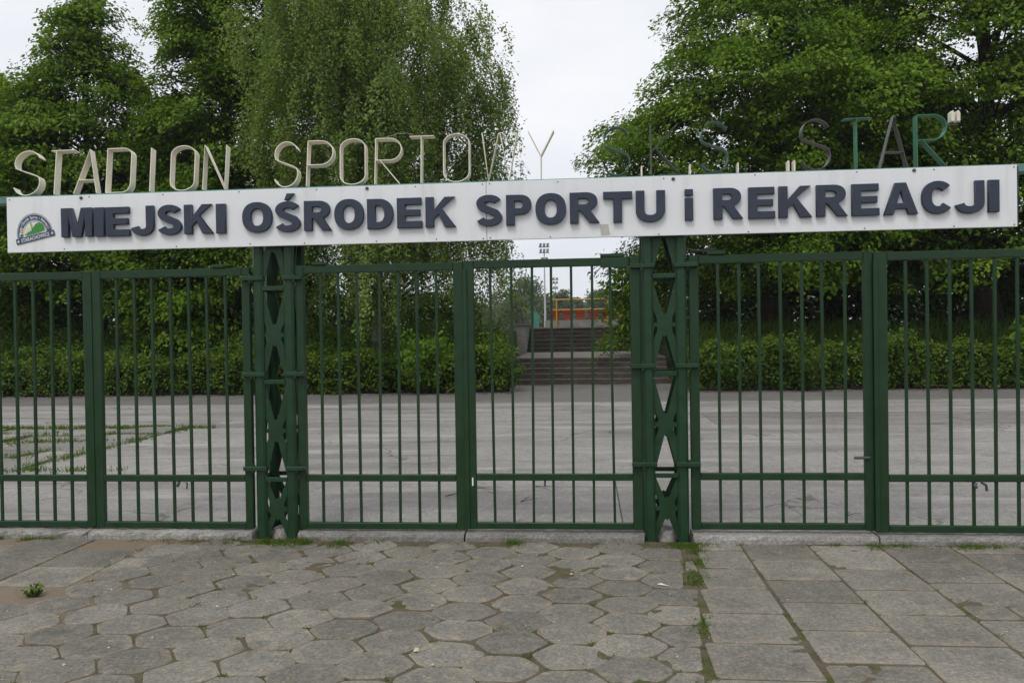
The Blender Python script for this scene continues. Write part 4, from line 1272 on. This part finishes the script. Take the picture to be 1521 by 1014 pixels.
def hedge(label, x0, x1, y0, y1, h, n, seed, mat):
    rg = np.random.default_rng(seed)
    t = thing('hedge', label, 'hedge', ((x0 + x1) / 2, (y0 + y1) / 2, 0))
    cx, cy = (x0 + x1) / 2, (y0 + y1) / 2
    nc = n // 26
    X = rg.uniform(x0, x1, nc)
    topz = h * (1 + .09 * np.sin(X * 1.7 + seed) + .09 * np.sin(X * 4.1 + 1) + .07 * np.sin(X * 8.3))
    bulge = .12 * np.sin(X * 2.3 + 1) + .09 * np.sin(X * 6.1)
    k = rg.uniform(0, 1, nc); front = rg.uniform(0, 1, nc) < .62
    Z = np.where(front, topz * (.06 + .92 * k), topz * (1 - .25 * k ** 2))
    Y = np.where(front, y0 + bulge + .10 + .35 * rg.uniform(0, 1, nc) ** 2, y0 + bulge + (y1 - y0) * rg.uniform(.05, 1, nc))
    Y += np.where(front, .16 * np.clip((Z / topz - .72) / .28, 0, 1) ** 2 + .12 * np.clip(.3 - Z / topz, 0, 1), 0)
    cr_ = rg.uniform(.09, .19, nc)
    m = 26
    D = rg.normal(size=(nc * m, 3)); D /= np.linalg.norm(D, axis=1, keepdims=True)
    D[:, 2] = np.where(D[:, 2] < -.4, -D[:, 2], D[:, 2])
    C = np.stack([X - cx, Y - cy, Z], 1)
    P = np.repeat(C, m, 0) + D * np.repeat(cr_, m)[:, None] * rg.uniform(.5, 1.1, nc * m)[:, None]
    sprig = rg.uniform(0, 1, nc * m) < .02
    P[:, 2] += np.where(sprig, rg.uniform(0, .2, nc * m), 0)
    P[:, 2] = np.clip(P[:, 2], .02, None)
    Nn = D * .8 + np.array([0, -.15, .75]) + rg.normal(size=(nc * m, 3)) * .4
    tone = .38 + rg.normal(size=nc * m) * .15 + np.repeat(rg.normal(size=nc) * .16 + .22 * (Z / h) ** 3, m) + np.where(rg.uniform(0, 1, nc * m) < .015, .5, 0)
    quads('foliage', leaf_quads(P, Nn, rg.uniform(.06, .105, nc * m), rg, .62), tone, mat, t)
    mb = MB()
    r_ = random.Random(seed)
    xx = x0 + .15
    while xx < x1:
        b_ = (xx - cx, r_.uniform(-.3, .3), -.05)
        for q in range(3):
            mb.tube([b_, (b_[0] + r_.gauss(0, .12), b_[1] + r_.gauss(0, .12), h * .5), (b_[0] + r_.gauss(0, .22), b_[1] + r_.gauss(0, .2), h * .88)], [.014, .010, .005], 4, cap=False)
        xx += .22
    mb.build('stems', M['bark'], t)
hedge('long clipped dark hedge left of the stairs', -27, -2.15, 14.75, 16.1, .90, 95000, 31, M['hedge_leaf'])
hedge('long clipped dark hedge right of the stairs', 2.3, 22, 14.75, 16.1, 1.02, 80000, 32, M['hedge_leaf'])

def bush(name, label, cat, x, y, h, r, n, size, mat, seed, stems=9, flat=.6):
    rg = np.random.default_rng(seed)
    t = thing(name, label, cat, (x, y, max(0, ground_z(x, y)) - .03))
    mb = MB()
    Ps, Ns, Ts = [], [], []
    per = n // stems
    for s in range(stems):
        a = rg.uniform(0, 2 * np.pi); q = rg.uniform(.2, 1) ** .6
        tip = np.array([math.cos(a) * r * q, math.sin(a) * r * q, h * (1 - .45 * q * q) * rg.uniform(.8, 1.05)])
        mid = tip * np.array([.45, .45, .55])
        mb.tube([(tip[0] * .1, tip[1] * .1, 0), mid, tip], [.014, .010, .004], 5, cap=False)
        k = rg.uniform(.22, 1.05, per)
        P = np.outer((1 - k) ** 2, mid * 0) + np.outer(2 * (1 - k) * k, mid) + np.outer(k * k, tip)
        P += rg.normal(size=(per, 3)) * np.array([.16, .16, .10]) * r * 1.0
        P[:, 2] = np.clip(P[:, 2], .03, None)
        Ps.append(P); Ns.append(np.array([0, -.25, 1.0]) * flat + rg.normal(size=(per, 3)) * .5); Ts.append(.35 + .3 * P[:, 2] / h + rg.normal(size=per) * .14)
    P = np.concatenate(Ps)
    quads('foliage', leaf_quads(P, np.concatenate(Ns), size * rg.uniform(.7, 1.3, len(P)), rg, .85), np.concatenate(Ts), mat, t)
    mb.build('stem', M['bark'], t)
bush('bush', 'bright green maple-leaved bush growing through the hedge before the birch', 'bush', -4.25, 14.75, 1.75, .95, 2600, .105, M['bush_leaf'], 41, 16)
bush('bush', 'light green bush at the hedge end beside the stair wall', 'bush', -2.45, 16.0, 1.75, .62, 1700, .07, M['bush_leaf'], 42, 12)
bush('bush', 'small dense bush at the hedge foot just left of the stairs', 'bush', -2.15, 15.4, 1.05, .5, 1300, .06, M['bush_dark'], 43, 12)
bush('bush', 'rounded bush in the right hedge beside the right lattice post', 'bush', 3.7, 14.9, 1.45, .8, 1900, .08, M['bush_dark'], 44, 14)
bush('bush', 'tall bush rising over the right hedge, left of the right-hand gate joint', 'bush', 5.3, 14.75, 1.75, .75, 2000, .085, M['bush_dark'], 45, 14)
bush('bush', 'bush with pale shoots over the right hedge, behind the right-hand gate joint', 'bush', 7.4, 15.2, 1.8, .9, 1700, .10, M['bush_dark'], 46, 14)
bush('weed', 'broad-leaved weed topping the right hedge near the right photo edge', 'weed', 10.6, 15.3, 1.75, .35, 240, .17, M['bush_leaf'], 47, 6)

# branch of foliage hanging beside the stairs belongs to the big right tree: an extra low bough
def tufts(name, pts, per, hh, spread, w, mat, seed, kind='stuff', zfun=None, lean=.45):
    rg = np.random.default_rng(seed)
    A = np.array(pts, dtype=float)
    n = len(A) * per
    P = np.repeat(A[:, :2], per, 0) + rg.normal(size=(n, 2)) * spread
    z = np.array([zfun(px, py) for px, py in P]) if zfun else np.full(n, -.012)
    P = np.column_stack([P, z])
    D = np.column_stack([rg.normal(size=n) * lean, rg.normal(size=n) * lean, np.ones(n)])
    D /= np.linalg.norm(D, axis=1, keepdims=True)
    sc_ = np.repeat(A[:, 2], per) if A.shape[1] > 2 else 1
    D *= (hh * rg.uniform(.35, 1.15, n) * sc_)[:, None]
    V, _ = tri_quads(P, D, w * rg.uniform(.7, 1.4, n), rg)
    o = quads(name, V, .5 + rg.normal(size=n) * .22, mat)
    return tag(o, None, None, None, kind)
# grass in the paving joints
r3 = random.Random(5)
jp = []
for x, y, p in joints:
    if y < -3.3: continue
    dens = .5 + .5 * math.sin(x * 1.9 + 1.2) * math.sin(y * 2.3 + x) + (.35 if x > -.5 and x < .75 else 0) + (.15 if x < -2 else 0)
    if r3.random() < p * max(.05, dens) * 1.25:
        jp.append((x + r3.gauss(0, .012), y + r3.gauss(0, .012), r3.uniform(.4, 1.1)))
o = tufts('grass', jp, 44, .026, .020, .0040, M['grass'], 51); o['label'] = 'short green grass tufts in the paving joints'; o['category'] = 'grass'
kp = []
for x0, x1, cnt, s_ in ((-2.62, -1.75, 150, 1.0), (-5.2, -4.1, 70, 1.1), (-3.5, -2.7, 34, .8), (-.62, -.5, 26, 1.1), (.42, .85, 60, .8), (1.7, 2.25, 50, .8), (2.5, 3.4, 90, .9), (-1.6, 3.3, 50, .6)):
    for _ in range(cnt):
        q = r3.uniform(x0, x1) if s_ != 1.0 else r3.gauss((x0 + x1) / 2, (x1 - x0) / 4)
        if math.sin(q * 9 + x0) + math.sin(q * 23) < -.35: continue
        kp.append((q, -.12 - abs(r3.gauss(0, .05 if s_ != 1.0 else .085)), s_ * r3.uniform(.35, 1.2)))
for _ in range(230):
    yy = -.2 - r3.random() ** 1.3 * 2.5
    if math.sin(yy * 7 + 1) + math.sin(yy * 17) * .7 + (1.1 if yy > -1 else 0) < .1: continue
    kp.append((.768 + .11 * yy + r3.gauss(0, .016 if yy < -1.2 else .04), yy, r3.uniform(.25, .75)))
for _ in range(40): kp.append((.80 + r3.gauss(0, .10), -2.75 + r3.gauss(0, .08), r3.uniform(.5, .9)))
o = tufts('grass', kp, 26, .045, .024, .0045, M['grass'], 52); o['label'] = 'green grass growing along the foot of the kerb'; o['category'] = 'grass'
o = tufts('grass', [(x, y, 1) for x, y in weeds], 14, .085, .05, .010, M['grass'], 53); o['label'] = 'weedy grass between the broken yard slabs at left'; o['category'] = 'grass'
lp = []
for _ in range(5200):
    x = r3.uniform(-24, -2.8); lp.append((x, 16.15 + 3.4 * r3.random() ** 1.6, r3.uniform(.6, 1.15) * (1 + .12 * math.sin(x * 2.1))))
for _ in range(3000):
    x = r3.uniform(2.9, 20); lp.append((x, r3.uniform(16.3, 20), r3.uniform(.3, .7)))
o = tufts('grass', lp, 8, .85, .12, .018, M['lawn_grass'], 54, zfun=lambda a, b: ground_z(a, b) - .05); o['label'] = 'tall grass on the bank behind the hedges'; o['category'] = 'grass'

# understorey that closes the view between the trunks
def mass(name, label, cat, boxes, size, mat, seed):
    rg = np.random.default_rng(seed)
    Ps, Ts = [], []
    for (x0, x1, y0, y1, h, n) in boxes:
        X = rg.uniform(x0, x1, n); Y = rg.uniform(y0, y1, n)
        v_ = 1 if h > 2 else .35
        top = h * (.72 + v_ * (.2 * np.sin(X * .9 + Y) + .14 * np.sin(X * 2.3) + .08 * np.sin(X * 5.1 + 2)))
        g = np.array([ground_z(a, b) for a, b in zip(X, Y)]) if y1 < 60 else np.full(n, 1.5)
        Z = g + top * rg.uniform(-.02, 1, n)
        Ps.append(np.stack([X, Y, Z], 1)); Ts.append(.4 + .25 * np.sin(X * 1.3 + Z * 2) * .6 + rg.normal(size=n) * .16)
    P = np.concatenate(Ps); n = len(P)
    Nn = np.array([0, -.35, .9]) + rg.normal(size=(n, 3)) * .5
    o = quads(name, leaf_quads(P, Nn, size * rg.uniform(.7, 1.3, n), rg, .75), np.concatenate(Ts), mat)
    o['kind'] = 'stuff'; o['label'] = label; o['category'] = cat
mass('undergrowth', 'dark undergrowth between the tree trunks on both banks', 'undergrowth',
     [(-26, -9.5, 23, 28, 4.2, 26000), (-9.5, -4.2, 24, 27, 2.0, 7000), (2.9, 22, 24, 30, 4.2, 40000)], .16, M['leafB'], 61)
mass('undergrowth', 'bright leafy weeds and nettles standing behind the left hedge', 'undergrowth', [(-26, -2.6, 16.15, 18.2, 1.5, 42000)], .10, M['lawn_grass'], 63)
mass('woods', 'far woods along the horizon beyond the stadium', 'woods',
     [(-230, -26, 160, 200, 11, 14000), (-26, -11, 196, 206, 8, 2500), (8, 200, 160, 200, 11, 12000), (-30, 16, 200, 215, 8.8, 12000)], 1.1, M['hazy_far_leaf'], 62)

def far_tree(label, x, y, h, r, seed):
    rg = np.random.default_rng(seed)
    t = thing('distant_tree', label, 'tree', (x, y, 1.4), 'distant trees beyond the stadium')
    n = 3200
    k = rg.integers(0, 26, n)
    cc = np.stack([rg.normal(size=26) * r * .5, rg.normal(size=26) * r * .4, h * (.25 + .7 * rg.uniform(0, 1, 26))], 1)
    cc[:, :2] *= (1.15 - (cc[:, 2:3] / h) ** 2 * .8)
    P = cc[k] + rg.normal(size=(n, 3)) * np.array([.22, .22, .16]) * r
    P[:, 2] = np.clip(P[:, 2], .2, h)
    Nn = np.array([0, -.3, .9]) + rg.normal(size=(n, 3)) * .5
    quads('crown', leaf_quads(P, Nn, .55 * rg.uniform(.6, 1.3, n), rg, .8), .5 + rg.normal(size=n) * .15, M['hazy_far_leaf'], t)
    mb = MB(); mb.tube([(0, 0, 0), (.1, 0, h * .5), (0, 0, h * .9)], [.22, .14, .04], 6); mb.build('trunk', M['birch_bark'], t)
for i, (x, y, h, r, l) in enumerate((
        (-14.6, 150, 9.2, 3.6, 'distant tree at the left end of the treeline by the birch'),
        (-11.2, 150, 10.6, 3.6, 'tallest distant tree, left of the floodlight pole'),
        (-8.9, 165, 8.2, 2.9, 'distant tree directly behind the tall floodlight pole'),
        (-5.6, 170, 9.2, 2.5, 'distant tree right of the farther floodlight mast'),
        (-2.2, 175, 7.6, 2.8, 'low distant tree in the dip of the treeline'),
        (2.2, 165, 8.8, 3.4, 'rounded distant tree above the middle red seats'),
        (6.0, 165, 8.3, 3.0, 'distant tree above the right yellow railing post'),
        (9.8, 170, 8.2, 3.2, 'distant tree partly hidden by the hanging branch'))):
    far_tree(l, x, y, h, r, 70 + i)

# ------------------------------------------------------------------ small litter on the paving
bush('weed', 'small leafy weed sprouting from the dirt gap in the left paving', 'weed', -3.33, -1.45, .10, .055, 70, .028, M['bush_leaf'], 81, 8)
def scrap(name, label, cat, x, y, pts, mat, z=.006):
    mb = MB(); n = len(pts)
    vs = [(px, py, z + .004 * math.sin(i * 2.1)) for i, (px, py) in enumerate(pts)] + [(px, py, z - .003 + .004 * math.sin(i * 2.1)) for i, (px, py) in enumerate(pts)]
    mb.add(vs, [tuple(range(n)), tuple(range(2 * n - 1, n - 1, -1))] + [(i, i + n, (i + 1) % n + n, (i + 1) % n) for i in range(n)])
    o = mb.build(name, mat); o.location = (x, y, 0)
    tag(o, label, cat)
lf = mat_plain('dry_leaf', (.52, .50, .30), .7); wf = mat_plain('white_scrap', (.72, .70, .66), .7); bf = mat_plain('brown_leaf', (.16, .075, .03), .8)
scrap('leaf', 'small pale yellow leaf lying on the hexagonal slabs', 'leaf', -.845, -2.185, [(-.012, -.02), (.004, -.028), (.014, -.004), (.006, .026), (-.008, .012)], lf)
scrap('paper_scrap', 'white scrap lying between hexagonal slabs and the square slabs', 'scrap', .43, -1.11, [(-.035, .012), (-.01, .022), (.03, -.004), (.036, -.02), (.0, -.012)], wf)
rp = random.Random(9)
pm = MB()
for _ in range(380):
    x, y, s_ = rp.uniform(-3.4, 3.2), -.16 - rp.random() ** 1.2 * 2.9, rp.uniform(.0015, .0055) * (2.2 if rp.random() < .06 else 1)
    a = rp.uniform(0, 6.3); z = .003
    pts = [(x + s_ * math.cos(a + q * 1.57) * rp.uniform(.7, 1.2), y + s_ * math.sin(a + q * 1.57) * rp.uniform(.7, 1.2), z) for q in range(4)] + [(x, y, z + s_ * .8)]
    pm.add(pts, [(0, 1, 4), (1, 2, 4), (2, 3, 4), (3, 0, 4)])
o = pm.build('pebbles', mat_plain('pebble', (.45, .43, .39), .9)); tag(o, 'tiny pale pebbles scattered over the paving', 'pebbles', kind='stuff')
pm = MB()
for _ in range(240):
    x, y, s_ = rp.choice((rp.uniform(-3.4, -1.6), rp.uniform(-3.4, 3.2))), -.14 - abs(rp.gauss(0, .06)), rp.uniform(.006, .018)
    a = rp.uniform(0, 6.3); z = .004 + rp.random() * .006
    pm.add([(x + s_ * math.cos(a), y + s_ * math.sin(a), z), (x + .5 * s_ * math.cos(a + 1.6), y + .5 * s_ * math.sin(a + 1.6), z + .004),
            (x - s_ * math.cos(a), y - s_ * math.sin(a), z), (x + .5 * s_ * math.cos(a - 1.6), y + .5 * s_ * math.sin(a - 1.6), z + .002)], [(0, 1, 2, 3)])
o = pm.build('litter', bf); tag(o, 'dry brown leaf litter along the kerb foot', 'leaf litter', kind='stuff')
pm = MB()
for _ in range(1500):
    x, y, s_ = rp.uniform(-16, 12), 14.62 - abs(rp.gauss(0, .16)), rp.uniform(.02, .05)
    if -1.9 < x < 2.0: y = 17.8 - abs(rp.gauss(0, .2))
    a = rp.uniform(0, 6.3); z = .002 + rp.random() * .02
    pm.add([(x + s_ * math.cos(a), y + s_ * math.sin(a), z), (x + .5 * s_ * math.cos(a + 1.6), y + .5 * s_ * math.sin(a + 1.6), z + .01),
            (x - s_ * math.cos(a), y - s_ * math.sin(a), z), (x + .5 * s_ * math.cos(a - 1.6), y + .5 * s_ * math.sin(a - 1.6), z + .004)], [(0, 1, 2, 3)])
o = pm.build('litter', bf); tag(o, 'brown leaf litter along the foot of the hedges', 'leaf litter', kind='stuff')
tw = MB()
for (x, y, l, a) in ((-1.35, 1.5, .22, .3), (-1.15, 1.9, .3, -.4), (-.62, 1.25, .25, .7), (-.55, 2.0, .3, -.9), (2.05, .75, .18, .5), (-3.9, -1.33, .16, .3)):
    for q in range(2):
        tw.tube([(x, y, .012), (x + l * .5 * math.cos(a + q * .5), y + l * .5 * math.sin(a + q * .5), .022), (x + l * math.cos(a + q * .6), y + l * math.sin(a + q * .6), .012)], [.0032, .0026, .0015], 4)
o = tw.build('litter', M['bark']); tag(o, 'broken dark twigs scattered on the yard and paving', 'twigs', kind='stuff')

# ------------------------------------------------------------------ thin haze over the whole place
mb = MB(); mb.box(-910, 910, -910, 1210, -1.5, 24)
hz = mb.mesh('haze')
hm = bpy.data.materials.new('haze'); hm.use_nodes = True
ht_ = hm.node_tree
for n_ in list(ht_.nodes):
    if n_.type == 'BSDF_PRINCIPLED': ht_.nodes.remove(n_)
pv = ht_.nodes.new('ShaderNodeVolumePrincipled')
pv.inputs['Color'].default_value = (.9, .93, 1, 1); pv.inputs['Density'].default_value = .00045; pv.inputs['Anisotropy'].default_value = .2
ht_.links.new(pv.outputs[0], ht_.nodes['Material Output'].inputs['Volume'])
hz.materials.append(hm)
tag(link('haze', hz), 'thin pale air fading the far trees', 'haze', kind='stuff')
